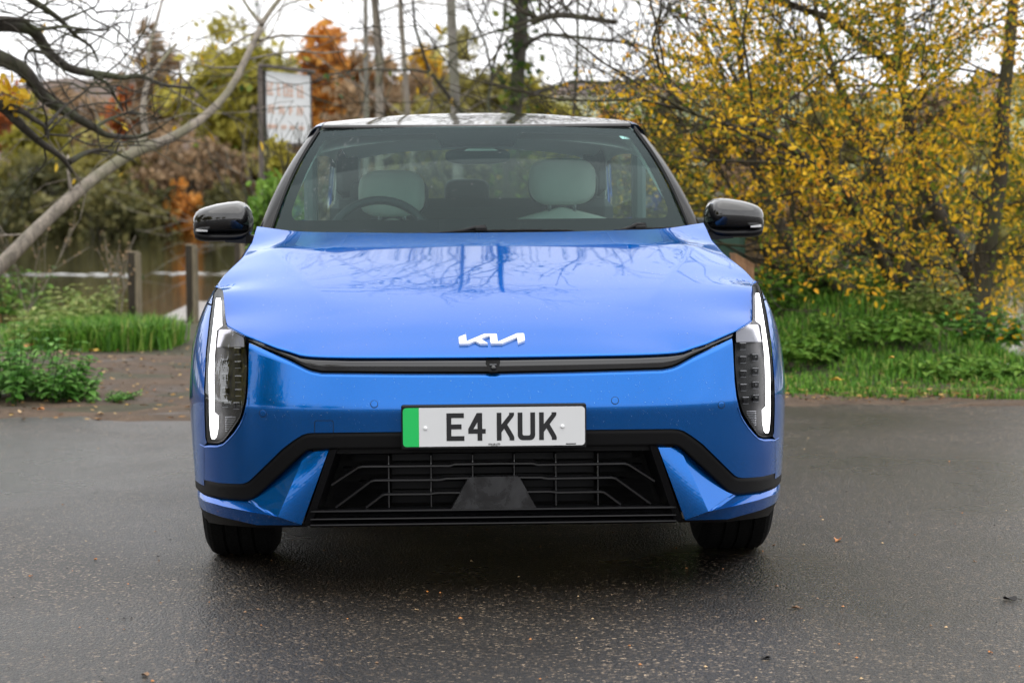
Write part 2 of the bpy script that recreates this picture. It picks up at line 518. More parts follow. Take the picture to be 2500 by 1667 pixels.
# ================================================================== VEGETATION BUILDERS
def leaf_V(n, centres, size, aspect, rg, droop=0.0, six=False, updir=None):
    """n small folded leaves: returns vertices and quad faces"""
    d = rg.normal(0, 1, (n, 3))
    if droop: d[:, 2] -= droop
    d /= np.linalg.norm(d, axis=1)[:, None]
    q = rg.normal(0, 1, (n, 3))
    if updir is not None: q = q * .6 + np.array(updir)
    w = np.cross(d, q); w /= (np.linalg.norm(w, axis=1)[:, None] + 1e-9)
    nn = np.cross(w, d)
    s = (size * rg.uniform(.6, 1.35, n))[:, None]
    a = s * aspect
    if not six:
        V = np.stack([centres - d * s * .5, centres + w * a * .5, centres + d * s * .5, centres - w * a * .5], 1)
        F = np.arange(4 * n).reshape(n, 4)
        return V.reshape(-1, 3), F
    f = nn * a * .18
    V = np.stack([centres - d * s * .5, centres - d * s * .12 + w * a * .5 + f, centres + d * s * .25 + w * a * .36 + f, centres + d * s * .5,
                  centres + d * s * .25 - w * a * .36 + f, centres - d * s * .12 - w * a * .5 + f], 1)
    i = np.arange(n)[:, None] * 6
    F = np.concatenate([i + np.array([[0, 1, 2, 3]]), i + np.array([[0, 3, 4, 5]])], 0)
    return V.reshape(-1, 3), F

class Wood:
    """branches of one tree: tubes plus the points where leaves can sit"""
    def __init__(s, seed):
        s.mb = MB(); s.tips = []; s.r = random.Random(seed)
    def limb(s, pts, r0, r1, sides=7):
        pts = np.asarray(pts, float)
        s.mb.tube(pts, np.linspace(r0, r1, len(pts)), sides)
        return pts
    def smooth(s, pts, n):
        """Catmull-Rom through control points"""
        P = np.asarray(pts, float); m = len(P)
        P = np.vstack([2 * P[0] - P[1], P, 2 * P[-1] - P[-2]])
        out = []
        for i in range(1, m):
            p0, p1, p2, p3 = P[i - 1], P[i], P[i + 1], P[i + 2]
            for t in np.linspace(0, 1, n, endpoint=False):
                out.append(.5 * (2 * p1 + (p2 - p0) * t + (2 * p0 - 5 * p1 + 4 * p2 - p3) * t * t + (3 * p1 - p0 - 3 * p2 + p3) * t ** 3))
        out.append(P[-2])
        return np.array(out)
    def grow(s, p, d, L, r, lvl, kids=3, spread=.7, up=.15, wob=.18, sides=5, rmin=.004, shrink=.62):
        R = s.r
        n = 5 if lvl > 0 else 3
        pts = [np.array(p, float)]; d = np.array(d, float); d /= np.linalg.norm(d)
        for i in range(n):
            d = d + np.array([R.gauss(0, wob), R.gauss(0, wob), R.gauss(0, wob) + up * .3]); d /= np.linalg.norm(d)
            pts.append(pts[-1] + d * L / n)
        r1 = max(rmin, r * .45)
        s.mb.tube(pts, np.linspace(r, r1, n + 1), max(3, sides), cap=False)
        if lvl == 0:
            s.tips += [pts[-1], pts[-2], pts[1]]
            return
        for k in range(kids):
            j = R.uniform(.35, 1.0) * n
            i = min(n - 1, int(j)); q = pts[i] + (pts[i + 1] - pts[i]) * (j - i)
            ax = np.array([R.gauss(0, 1), R.gauss(0, 1), R.gauss(0, 1)]); ax -= d * ax.dot(d); ax /= (np.linalg.norm(ax) + 1e-9)
            nd = d + ax * spread * R.uniform(.6, 1.3) + np.array([0, 0, up])
            s.grow(q, nd, L * shrink * R.uniform(.75, 1.2), max(rmin, r * .5 * R.uniform(.8, 1.1)), lvl - 1, kids, spread, up, wob, max(3, sides - 1), rmin, shrink)
        s.grow(pts[-1], d + np.array([R.gauss(0, .2), R.gauss(0, .2), up]), L * shrink, r1, lvl - 1, kids, spread, up, wob, max(3, sides - 1), rmin, shrink)
        s.tips.append(pts[-1])

def crown_clumps(rg, c, rad, n_clump, n_leaf, size, aspect, hollow=.35, flat=1.0, six=False):
    c = np.array(c, float); rad = np.array(rad, float)
    d = rg.normal(0, 1, (n_clump, 3)); d /= np.linalg.norm(d, axis=1)[:, None]
    k = hollow + (1 - hollow) * rg.random(n_clump) ** .6
    k *= .8 + .35 * np.sin(d[:, 0] * 5 + c[0]) * np.cos(d[:, 2] * 4 + c[1])
    cc = c + d * k[:, None] * rad
    cs = rg.uniform(.55, 1.3, n_clump) * rad.mean() * .23
    ii = rg.integers(0, n_clump, n_leaf)
    g = rg.normal(0, 1, (n_leaf, 3)) * np.array((1, 1, .7 * flat))
    pts = cc[ii] + g * cs[ii][:, None] * .62
    V, F = leaf_V(n_leaf, pts, size, aspect, rg, six=six)
    tone = (rg.random(n_clump) * .55)[ii] + rg.random(n_leaf) * .45
    if six: tone = np.concatenate([tone, tone])
    return V, F, tone, cc

LEAF = dict(
    olive=leafmat('olive_leaves', [(0, (.12, .11, .03)), (.5, (.28, .25, .065)), (1, (.46, .40, .11))]),
    yellowgreen=leafmat('yellowgreen_leaves', [(0, (.16, .16, .025)), (.5, (.33, .30, .045)), (1, (.54, .46, .08))]),
    orange=leafmat('orange_leaves', [(0, (.30, .12, .025)), (.5, (.58, .25, .05)), (1, (.78, .42, .08))]),
    rust=leafmat('rust_leaves', [(0, (.22, .06, .02)), (.5, (.45, .13, .03)), (1, (.58, .20, .06))]),
    yellow=leafmat('yellow_leaves', [(0, (.40, .24, .015)), (.5, (.68, .42, .02)), (1, (.80, .56, .06))]),
    brown=leafmat('brown_twigs', [(0, (.13, .09, .055)), (.5, (.30, .205, .12)), (1, (.50, .34, .19))]),
    dark=leafmat('dark_leaves', [(0, (.045, .052, .02)), (.6, (.13, .125, .045)), (1, (.25, .22, .075))]),
    green=leafmat('green_leaves', [(0, (.04, .10, .014)), (.5, (.115, .26, .03)), (1, (.28, .45, .08))]),
    willow=leafmat('willow_leaves', [(0, (.06, .10, .012)), (.36, (.17, .20, .02)), (.47, (.42, .34, .02)), (.57, (.76, .45, .018)), (.84, (.90, .56, .028)), (.93, (.84, .38, .02)), (1, (.45, .19, .02))], trans=.4),
    nettle=leafmat('nettle_leaves', [(0, (.035, .11, .018)), (.5, (.11, .30, .045)), (1, (.28, .52, .13))]),
    grass=leafmat('grass_blades', [(0, (.034, .10, .012)), (.5, (.10, .27, .025)), (.85, (.21, .42, .05)), (1, (.42, .40, .12))], trans=.3),
    pale=leafmat('pale_weed_leaves', [(0, (.10, .17, .03)), (.5, (.25, .34, .09)), (1, (.50, .52, .20))]),
    litter=leafmat('litter_leaves', [(0, (.05, .03, .018)), (.55, (.16, .085, .04)), (.8, (.42, .22, .06)), (1, (.60, .42, .16))], trans=.1),
    ivy=leafmat('ivy_leaves', [(0, (.02, .05, .01)), (.5, (.06, .11, .018)), (1, (.20, .24, .03))]),
)
BARK = dict(
    dark=bark_mat('dark_bark', (.018, .015, .012), (.075, .066, .052), (.06, .07, .028)),
    grey=bark_mat('grey_bark', (.09, .078, .065), (.38, .33, .27), (.17, .165, .10), scale=5),
    birch=bark_mat('pale_bark', (.10, .092, .078), (.33, .31, .27), (.17, .17, .11), scale=4, stretch=1.2),
    willow=bark_mat('willow_bark', (.014, .011, .007), (.060, .047, .028), (.05, .05, .018)),
)

# ------------------------------------------------------------------ trees and bushes across the river
def far_tree(u, vtop, vbase, wpx, Y, leaf, name, label, group, n=2600, size=.34, aspect=.6, trunk=True, twig=False, seed=0, bark='dark', hollow=.3, cat='tree', shape=1.0):
    rg = np.random.default_rng(seed + 11)
    base = at(u, vbase, Y); top = at(u, vtop, Y)
    base[2] = float(ground_z(base[0], base[1])) - .05
    H = top[2] - base[2]; Rw = wpx * Y / FPX / 2
    t = empty(name, base)
    tag(t, label, cat, group)
    w = Wood(seed)
    if trunk:
        w.grow((0, 0, 0), (w.r.gauss(0, .08), 0, 1), H * .62, max(.04, H * .011), 2, 4, .65, .25, .10, 6, .010, .6)
    else:
        for k in range(7):
            w.grow((w.r.uniform(-.4, .4) * Rw, w.r.uniform(-.4, .4) * Rw, 0), (w.r.gauss(0, .5), w.r.gauss(0, .5), 1), H * .6, max(.02, H * .012), 1, 4, .6, .15, .16, 4, .008, .6)
    w.mb.build('trunk' if trunk else 'stems', BARK[bark], t, smooth=True)
    c0 = .60 if trunk else .52
    V, F, tone, cc = crown_clumps(rg, (0, 0, H * c0), (Rw, Rw * .8, H * (1 - c0) * 1.02 * shape), 60 if n > 1500 else 34, n, size, aspect, hollow)
    V[:, 2] = np.maximum(V[:, 2], .05)
    mesh('crown' if trunk else 'foliage', V, F, LEAF[leaf], t, smooth=False, rnd=tone)
    return t

G1 = 'autumn trees on the far river bank'
G2 = 'bushes along the far river bank'
FT = [
    (585, 22, 560, 300, 104, 'yellowgreen', 'tall yellow-green willow on the far bank, left of the sign board', 5200, .40, .45),
    (390, 48, 560, 170, 112, 'brown', 'tall thin russet tree on the far bank beside the yellow-green willow', 1500, .36, .5),
    (322, 150, 560, 90, 118, 'rust', 'small bright orange maple far behind the bare branches', 1400, .34, .6),
    (825, 92, 560, 230, 110, 'orange', 'broad orange tree on the far bank just right of the sign board', 5000, .40, .6),
    (1055, 70, 560, 130, 120, 'yellow', 'bright yellow tree on the far bank left of the birch trunk', 3000, .36, .6),
    (950, 105, 560, 230, 108, 'brown', 'brown half-bare tree on the far bank below the yellow tree', 3000, .36, .4),
    (1165, 85, 560, 270, 106, 'olive', 'olive tree on the far bank between the birch and the ivy-clad trunk', 5200, .36, .5),
    (1325, 165, 560, 190, 100, 'yellowgreen', 'low yellow-green tree on the far bank behind the car roof, right', 3200, .34, .5),
    (1500, 240, 560, 170, 108, 'orange', 'low golden tree on the far bank right of the car roof', 2200, .36, .5),
    (1625, 235, 560, 120, 100, 'dark', 'dark evergreen on the far bank behind the yellow willow', 2400, .34, .6),
    (1790, 250, 560, 260, 110, 'brown', 'brown thicket tree on the far bank behind the middle of the yellow willow', 2600, .36, .4),
    (2050, 225, 560, 280, 112, 'olive', 'olive tree on the far bank behind the right of the yellow willow', 2600, .36, .5),
    (2330, 200, 560, 300, 112, 'brown', 'brown tree on the far bank at the right edge behind the willow', 2600, .36, .4),
    (190, 205, 560, 230, 122, 'brown', 'brown bare-twigged tree on the far bank behind the dark branches', 2400, .36, .4),
    (20, 175, 560, 220, 126, 'rust', 'rust-brown tree on the far bank at the left edge', 2200, .36, .5),
    (95, 245, 560, 200, 108, 'yellowgreen', 'yellowish tree on the far bank near the left edge', 2200, .36, .5),
]
for i, (u, vt, vb, w, Y, lf, lab, n, sz, asp) in enumerate(FT):
    far_tree(u, vt, vb, w, Y, lf, 'far_tree', lab, G1, int(n * 1.3), sz * 1.35, asp, seed=100 + i, hollow=.2 if lf == 'brown' else .3)
FB = [
    (-20, 330, 330, 101, 'olive', 'olive bush on the far bank at the left edge of the water'),
    (130, 350, 300, 100, 'dark', 'dark green bush on the far bank behind the leaning trunk'),
    (285, 290, 330, 101, 'olive', 'olive bush on the far bank behind the fork of the leaning tree'),
    (430, 300, 300, 100, 'brown', 'brown bush on the far bank under the leaning branch'),
    (455, 415, 110, 97, 'orange', 'small orange bush at the water edge left of the door mirror'),
    (560, 310, 280, 100, 'brown', 'brown bush on the far bank left of the sign post'),
    (300, 430, 420, 97, 'dark', 'low dark bush overhanging the water right of the leaning trunk'),
    (60, 440, 320, 97, 'dark', 'low dark bush overhanging the water at the left edge'),
    (580, 440, 240, 97, 'dark', 'low dark bush overhanging the water above the left mirror'),
    (700, 300, 260, 100, 'olive', 'olive bush on the far bank behind the sign board'),
    (880, 190, 260, 99, 'brown', 'brown bush on the far bank left of the bare trunks'),
    (1040, 200, 240, 98, 'olive', 'olive bush on the far bank behind the birch trunk'),
    (1220, 265, 230, 98, 'dark', 'dark bush on the far bank behind the ivy-clad trunk'),
    (1420, 270, 240, 98, 'yellowgreen', 'yellow-green bush on the far bank right of the ivy-clad trunk'),
    (1640, 300, 300, 99, 'olive', 'olive bush on the far bank above the right mirror'),
    (1900, 310, 320, 99, 'brown', 'brown bush on the far bank behind the yellow willow'),
    (2200, 310, 340, 99, 'dark', 'dark bush on the far bank behind the willow trunks'),
    (2470, 310, 320, 99, 'olive', 'olive bush on the far bank at the right edge'),
]
for i, (u, vt, w, Y, lf, lab) in enumerate(FB):
    far_tree(u, vt, 572, w, Y, lf, 'far_bush', lab, G2, 3400 if w > 150 else 1300, .42, .55, trunk=False, seed=200 + i, hollow=.15, cat='bush', shape=1.0)

# the wood goes on along the far bank on both sides of the view
rg = np.random.default_rng(77)
VV_, FF_, TT_, nv = [], [], [], 0
for x in np.concatenate([np.arange(-95, -27, 5.0), np.arange(28, 95, 5.0)]):
    h = rg.uniform(5, 9.5)
    V, F, tone, cc = crown_clumps(rg, (x + rg.normal(0, 1), 101 + rg.uniform(0, 8), h * .5), (rg.uniform(2.5, 4), 2.5, h * .52), 26, 700, .62, .6, .15)
    VV_.append(V); FF_.append(F + nv); TT_.append(tone * .8 + rg.uniform(0, .2)); nv += len(V)
o = mesh('woodland', np.concatenate(VV_), np.concatenate(FF_), LEAF['olive'], smooth=False, rnd=np.concatenate(TT_))
o['kind'] = 'stuff'; o['label'] = 'wood continuing along the far river bank on both sides'

# a few trees beyond the road behind the photographer; the left of the bumper mirrors them
for i, (x, y, h) in enumerate([(-13, -19, 7.5), (-18, -15, 8.5), (-9.5, -24, 7), (-22, -9, 8), (-26, -2, 9)]):
    rg = np.random.default_rng(50 + i)
    t = empty('roadside_tree', (x, y, 0)); tag(t, 'bushy roadside tree that shows only as a reflection on the left of the blue bumper', 'tree', 'roadside trees mirrored in the car')
    w = Wood(300 + i); w.grow((0, 0, 0), (0, 0, 1), h * .6, .14, 2, 4, .6, .25, .1, 6, .015); w.mb.build('trunk', BARK['dark'], t, smooth=True)
    V, F, tone, cc = crown_clumps(rg, (0, 0, h * .58), (h * .36, h * .34, h * .44), 40, 1500, .34, .6, .3)
    mesh('crown', V, F, LEAF['olive'], t, smooth=False, rnd=tone)

for i, (x, y, h) in enumerate([(-7.6, .5, 6.0), (-9.5, -4.5, 6.5), (-9.8, 5.2, 7.0), (-14, 1.5, 8.0), (-13, -9.5, 7)]):
    rg = np.random.default_rng(70 + i)
    t = empty('wayside_tree', (x, y, 0)); tag(t, 'leafy wayside tree outside the view that shows only mirrored in the left headlight', 'tree', 'wayside trees mirrored in the left headlight')
    w = Wood(330 + i); w.grow((0, 0, 0), (0, 0, 1), h * .6, .10, 2, 4, .6, .25, .1, 6, .012); w.mb.build('trunk', BARK['dark'], t, smooth=True)
    V, F, tone, cc = crown_clumps(rg, (0, 0, h * .52), (h * .32, h * .32, h * .46), 50, 4200, .32, .6, .3)
    mesh('crown', V, F, LEAF['yellowgreen' if i % 2 else 'olive'], t, smooth=False, rnd=tone)

# ------------------------------------------------------------------ bare and ivy-clad trees on the near bank
def gz(x, y): return float(ground_z(x, y))

def bank_tree(u, Y, r, H, lean, bark, name, label, group, seed, lvl=3, kids=4, leaf=None, n_leaf=0, first=.35, rr=.36, leafsize=.09, ivy=0, spread=.75, limb_len=.20):
    b = at(u, 560, Y); b[2] = gz(b[0], b[1]) - .1
    t = empty(name, b); tag(t, label, 'tree', group)
    w = Wood(seed); R = w.r
    ctrl = [(0, 0, 0)]
    for k in range(1, 6):
        ctrl.append((lean * H * k / 5 + R.gauss(0, .06), R.gauss(0, .08), H * k / 5))
    pts = w.smooth(ctrl, 5)
    rad = np.linspace(r, r * .28, len(pts))
    rad[:2] *= 1.25
    w.mb.tube(pts, rad, 10)
    ntr = len(pts)
    for k in range(kids * 3):
        f = first + (1 - first) * (k + R.random()) / (kids * 3)
        i = min(ntr - 2, int(f * (ntr - 1)))
        a = R.uniform(0, 2 * math.pi)
        d = (math.cos(a), math.sin(a), R.uniform(.25, .9))
        w.grow(pts[i], d, H * limb_len * (1.15 - .6 * f), rad[i] * rr, lvl - 1, 3, spread, .12, .2, 5, .0045, .66)
    w.mb.build('trunk', BARK[bark], t, smooth=True)
    rg = np.random.default_rng(seed)
    if leaf and n_leaf:
        tips = np.array(w.tips)
        ii = rg.integers(0, len(tips), n_leaf)
        P = tips[ii] + rg.normal(0, .10, (n_leaf, 3))
        V, F = leaf_V(n_leaf, P, leafsize, .6, rg)
        mesh('crown', V, F, LEAF[leaf], t, smooth=False, rnd=rg.random(n_leaf))
    if ivy:
        ii = rg.integers(3, int(ntr * .8), ivy)
        a = rg.uniform(0, 6.283, ivy); q = rg.normal(0, .10, (ivy, 3)); rad2 = rad[ii] + np.abs(rg.normal(0, .10, ivy))
        P = pts[ii] + np.stack([np.cos(a) * rad2, np.sin(a) * rad2, rg.uniform(-.3, .3, ivy)], 1) + q * .4
        tip = np.array(w.tips); jj = rg.integers(0, len(tip), ivy // 3); jj = jj[tip[jj][:, 2] < H * .6]
        P = np.concatenate([P, tip[jj] + rg.normal(0, .09, (len(jj), 3))])
        V, F = leaf_V(len(P), P, .10, .8, rg)
        mesh('ivy', V, F, LEAF['ivy'], t, smooth=False, rnd=rg.random(len(P)))
    return t

G3 = 'trees on the near river bank behind the car'
bank_tree(1108, 27, .078, 15.5, .004, 'birch', 'bare_tree', 'straight pale grey trunk rising behind the middle of the car roof', G3, 21, 3, 5, first=.42, limb_len=.20)
bank_tree(1236, 27, .115, 15.5, .004, 'dark', 'ivy_tree', 'thick ivy-clad dark trunk right of the straight pale trunk', G3, 22, 3, 7, leaf='ivy', n_leaf=1300, first=.20, ivy=1700, limb_len=.17)
bank_tree(1000, 29, .048, 13, -.016, 'grey', 'slim_tree', 'slim greenish trunk left of the straight pale trunk', G3, 23, 3, 4, leaf='ivy', n_leaf=160, first=.25)
bank_tree(960, 31, .075, 13, -.055, 'grey', 'leaning_bare_tree', 'forked bare tree leaning left behind the car roof', G3, 24, 3, 4, first=.2)
bank_tree(900, 33, .06, 10, -.01, 'birch', 'pale_bare_tree', 'pale bare trunk behind the forked leaning tree', G3, 25, 3, 3, first=.3)
bank_tree(1290, 24, .030, 7.0, .10, 'dark', 'low_bare_tree', 'small dark bare tree spreading right behind the car roof', G3, 26, 3, 4, leaf='yellow', n_leaf=130, first=.15, leafsize=.07)

# ------------------------------------------------------------------ the pale leaning tree and the dark tree on the left
def guided(w, pix, r0, r1, sides=8, n=6, org=(0, 0, 0)):
    """limb through sight lines: pix = [(u, v, Y)]"""
    P = [at(*p) - org for p in pix]
    pts = w.smooth(P, n)
    w.mb.tube(pts, np.linspace(r0, r1, len(pts)), sides)
    return pts

base = at(-60, 700, 15.0); base[2] = gz(base[0], base[1])
t = empty('leaning_tree', base)
tag(t, 'pale grey leaning tree trunk curving up from the left bank and forking', 'tree')
w = Wood(31)
main = guided(w, [(-120, 760, 15.0), (10, 640, 15.2), (90, 560, 15.4), (200, 460, 15.8), (310, 382, 16.2), (410, 340, 16.6), (490, 292, 16.9), (560, 220, 17.2), (612, 120, 17.5), (645, 50, 17.8), (690, -10, 18.0), (760, -90, 18.4)], .056, .014, 10, 7, base)
f1 = guided(w, [(305, 386, 16.2), (352, 335, 16.4), (349, 270, 16.5), (360, 205, 16.6), (395, 150, 16.8), (430, 108, 17)], .034, .011, 8, 6, base)
f2 = guided(w, [(360, 205, 16.6), (362, 130, 16.8), (380, 60, 17.0), (402, -20, 17.2)], .020, .008, 6, 5, base)
guided(w, [(632, 100, 17.6), (690, 88, 17.5), (780, 90, 17.4), (820, 92, 17.4)], .013, .005, 5, 4, base)
guided(w, [(640, 60, 17.7), (610, 25, 17.9), (585, -15, 18.0)], .020, .008, 6, 4, base)
guided(w, [(176, 480, 15.7), (168, 430, 15.7), (166, 380, 15.8)], .016, .009, 6, 4, base)
for k in range(13):
    i = w.r.randrange(12, len(main) - 2)
    w.grow(main[i], (w.r.gauss(0, 1), w.r.gauss(0, 1), w.r.uniform(-.2, 1.0)), w.r.uniform(.4, 1.3), .009, 1, 3, .7, .05, .2, 4, .0025)
for k in range(8):
    i = w.r.randrange(4, len(f1) - 2)
    w.grow(f1[i], (w.r.gauss(0, 1), w.r.gauss(0, 1), w.r.uniform(0, 1.0)), w.r.uniform(.3, .8), .006, 1, 3, .7, .05, .2, 4, .0025)
w.mb.build('trunk', BARK['grey'], t, smooth=True)
rg = np.random.default_rng(31)
tips = np.array(w.tips); P = tips[rg.integers(0, len(tips), 36)] + rg.normal(0, .05, (36, 3)) - np.array((0, 0, .05))
V, F = leaf_V(len(P), P, .085, .4, rg, droop=2.5, six=True)
mesh('leaves', V, F, LEAF['yellow'], t, smooth=False, rnd=rg.random(len(F)))['kind'] = 'stuff'

base = at(-260, 420, 13.0); base[2] = gz(base[0], base[1])
t = empty('dark_branched_tree', base)
tag(t, 'dark mossy tree reaching in from the left edge with crooked bare branches', 'tree')
w = Wood(32)
o_ = base
w.mb.tube([(0, 0, -.1), (.03, 0, 1.0), (.0, .05, 2.0), (-.05, .1, 3.2), (-.1, .1, 4.5)], [.19, .16, .14, .11, .07], 10)
Lm = []
for pix, a, b in [
    ([(-260, 60, 13.1), (-100, 90, 13.2), (-10, 62, 13.3), (50, 66, 13.5), (85, 80, 13.7), (120, 130, 14), (165, 165, 14.2), (215, 178, 14.4), (268, 185, 14.6), (300, 190, 14.7), (345, 187, 14.8), (400, 208, 15), (475, 216, 15.2)], .052, .008),
    ([(-100, 90, 13.2), (-20, 52, 13.2), (30, 48, 13.3), (62, 52, 13.4)], .028, .012),
    ([(62, 52, 13.4), (90, 72, 13.5), (150, 66, 13.6), (205, 72, 13.8), (255, 74, 14), (285, 58, 14.1), (318, 56, 14.1)], .014, .004),
    ([(20, -40, 13.2), (75, 0, 13.4), (110, 22, 13.6), (150, 52, 13.8), (185, 88, 14), (222, 115, 14.2), (240, 150, 14.4)], .026, .006),
    ([(150, 52, 13.8), (190, 35, 13.9), (225, 22, 14), (240, 40, 14)], .010, .003),
    ([(-260, 130, 13.2), (-90, 110, 13.2), (0, 142, 13.3), (60, 175, 13.5), (110, 240, 13.8), (165, 275, 14), (230, 312, 14.3), (262, 330, 14.5), (330, 335, 14.8), (380, 320, 15)], .060, .010),
    ([(215, 178, 14.4), (262, 205, 14.5), (280, 235, 14.6), (302, 272, 14.7)], .016, .006),
    ([(-260, 240, 13.1), (-80, 220, 13.1), (0, 258, 13.2), (45, 300, 13.3), (95, 345, 13.5), (150, 385, 13.7), (175, 420, 13.8)], .046, .012),
    ([(0, 258, 13.2), (45, 268, 13.2), (80, 290, 13.3), (112, 312, 13.3), (118, 340, 13.3)], .026, .008),
    ([(112, 312, 13.3), (145, 272, 13.5), (170, 250, 13.6)], .014, .006),
    ([(170, 395, 13.8), (215, 372, 14), (270, 370, 14.2), (330, 395, 14.5)], .022, .006),
    ([(230, 312, 14.3), (270, 290, 14.5), (320, 275, 14.7), (345, 278, 14.8)], .014, .005),
    ([(65, 172, 13.5), (62, 140, 13.5), (80, 118, 13.6), (110, 112, 13.7)], .012, .004),
]:
    Lm.append(guided(w, pix, a, b, 8, 5, o_))
for L in Lm:
    for k in range(4):
        i = w.r.randrange(max(1, len(L) // 3), len(L) - 1)
        w.grow(L[i], (w.r.gauss(0, 1), w.r.gauss(0, .7), w.r.uniform(-.5, .9)), w.r.uniform(.25, .8), .007, 1, 3, .8, .03, .25, 4, .0022)
w.mb.build('trunk', BARK['dark'], t, smooth=True)
rg = np.random.default_rng(32)
P = np.array([at(18, 222, 13.1), at(30, 250, 13.2), at(8, 212, 13.1), at(50, 238, 13.2)]) - o_
P = P[rg.integers(0, 4, 44)] + rg.normal(0, .035, (44, 3))
V, F = leaf_V(len(P), P, .075, .6, rg, six=True)
mesh('leaves', V, F, LEAF['yellow'], t, smooth=False, rnd=rg.random(len(F)))['kind'] = 'stuff'

# ------------------------------------------------------------------ the big yellow-leaved willow on the right
base = at(2350, 900, 15.2); base[2] = gz(base[0], base[1])
t = empty('yellow_willow', base)
tag(t, 'large yellow-leaved willow filling the right side above the grass bank', 'tree')
w = Wood(41); o_ = base
mains = []
for pix, a, b in [
    ([(2352, 905, 15.2), (2372, 800, 15.2), (2395, 690, 15.3), (2415, 560, 15.3), (2440, 420, 15.4), (2450, 250, 15.5), (2470, 60, 15.7), (2480, -160, 16)], .105, .03),
    ([(2420, 905, 15.5), (2400, 800, 15.6), (2385, 700, 15.8), (2330, 590, 16), (2270, 480, 16.3), (2230, 340, 16.5), (2200, 180, 16.8), (2190, 0, 17), (2170, -150, 17.2)], .085, .02),
    ([(2350, 880, 15.6), (2300, 790, 15.8), (2250, 700, 16), (2180, 610, 16.3), (2060, 500, 16.6), (1960, 420, 16.9), (1880, 330, 17.2), (1800, 200, 17.5), (1740, 80, 17.8)], .07, .012),
    ([(2080, 720, 15.0), (1990, 650, 15.2), (1930, 590, 15.4), (1880, 500, 15.7), (1840, 400, 16), (1820, 260, 16.3), (1800, 100, 16.5), (1770, -60, 16.8)], .065, .012),
    ([(2250, 800, 15.3), (2215, 690, 15.4), (2190, 560, 15.5), (2150, 420, 15.6), (2080, 280, 15.8), (2020, 130, 16), (1980, -30, 16.2)], .07, .014),
    ([(2080, 730, 15.4), (2000, 700, 15.4), (1930, 690, 15.5), (1880, 640, 15.5), (1840, 560, 15.5)], .04, .010),
    ([(1500, 55, 17), (1370, 38, 18), (1300, 50, 19)], .02, .03),
    ([(2180, 690, 15.0), (2120, 560, 14.8), (2040, 450, 14.6), (1960, 380, 14.5), (1860, 330, 14.4), (1760, 300, 14.3), (1640, 260, 14.3)], .045, .008),
    ([(2200, 180, 16.8), (2050, 60, 16.6), (1880, 0, 16.4), (1700, -40, 16.2), (1560, -20, 16)], .035, .008),
]:
    mains.append(guided(w, pix, a, b, 9, 6, o_))
for L in mains:
    m = len(L)
    for k in range(15):
        i = w.r.randrange(m // 5, m - 1)
        w.grow(L[i], (w.r.gauss(-.35, 1), w.r.gauss(-.1, .8), w.r.uniform(-.3, 1.0)), w.r.uniform(.9, 1.9), .010, 2, 3, .65, .06, .16, 4, .003, .62)
w.mb.build('trunk', BARK['willow'], t, smooth=True)
tips = np.array(w.tips)
rg = np.random.default_rng(41)
# leaves crowd round the twig ends; thin out to the upper left where the sky shows through
def sight(P):
    d = (np.asarray(RCAM).T @ (P - np.array(cam.location)).T).T
    return 1250 + FPX * d[:, 0] / -d[:, 2], 833.5 - FPX * d[:, 1] / -d[:, 2]
N = 84000
ii = rg.integers(0, len(tips), N)
P = tips[ii] + rg.normal(0, 1, (N, 3)) * np.array((.12, .12, .12))
# fill the crown volume between the twigs
NF = 16000
cu = rg.uniform(1430, 2560, NF); cv = rg.uniform(-80, 840, NF); cy = rg.uniform(14.0, 17.6, NF)
D = np.array([ray(a, b)[:] for a, b in zip(cu, cv)])
fill = np.array(cam.location) + D * (cy / D[:, 1])[:, None] - o_
P = np.concatenate([P, fill])
U, VV = sight(P + o_)
left = 1430 + 60 * np.sin(VV * .02) + np.clip(VV - 420, 0, 400) * .75            # the ragged left edge of the crown
left = np.where(VV < 170, left + (170 - VV) * .9, left)
low = 735 + np.clip(U - 2200, 0, 400) * .45
keep = (U > left + rg.normal(0, 40, len(P))) & (VV < low + rg.normal(0, 25, len(P)))
dens = np.clip((U - left) / 420, .18, 1.0)
keep &= rg.random(len(P)) < dens
hole = np.sin(U * .021 + 1.3) * np.sin(VV * .027 + .4) + .5 * np.sin(U * .057) * np.sin(VV * .049 + 2)
keep &= (hole > -.45) | (rg.random(len(P)) < .22)
keep &= ~((U < 1850) & (VV > 500) & (VV < 730) & (P[:, 1] + o_[1] < 9.9))
P = P[keep]
P = P[P[:, 2] + o_[2] > .12]
n = len(P)
V6, F6 = leaf_V(n, P, .039, .50, rg, droop=.7, six=True)
tone = np.clip(rg.beta(1.5, 1.3, n) * .95 + .12 * np.sin(P[:, 0] * 2.1) * np.cos(P[:, 2] * 2.7), 0, 1)
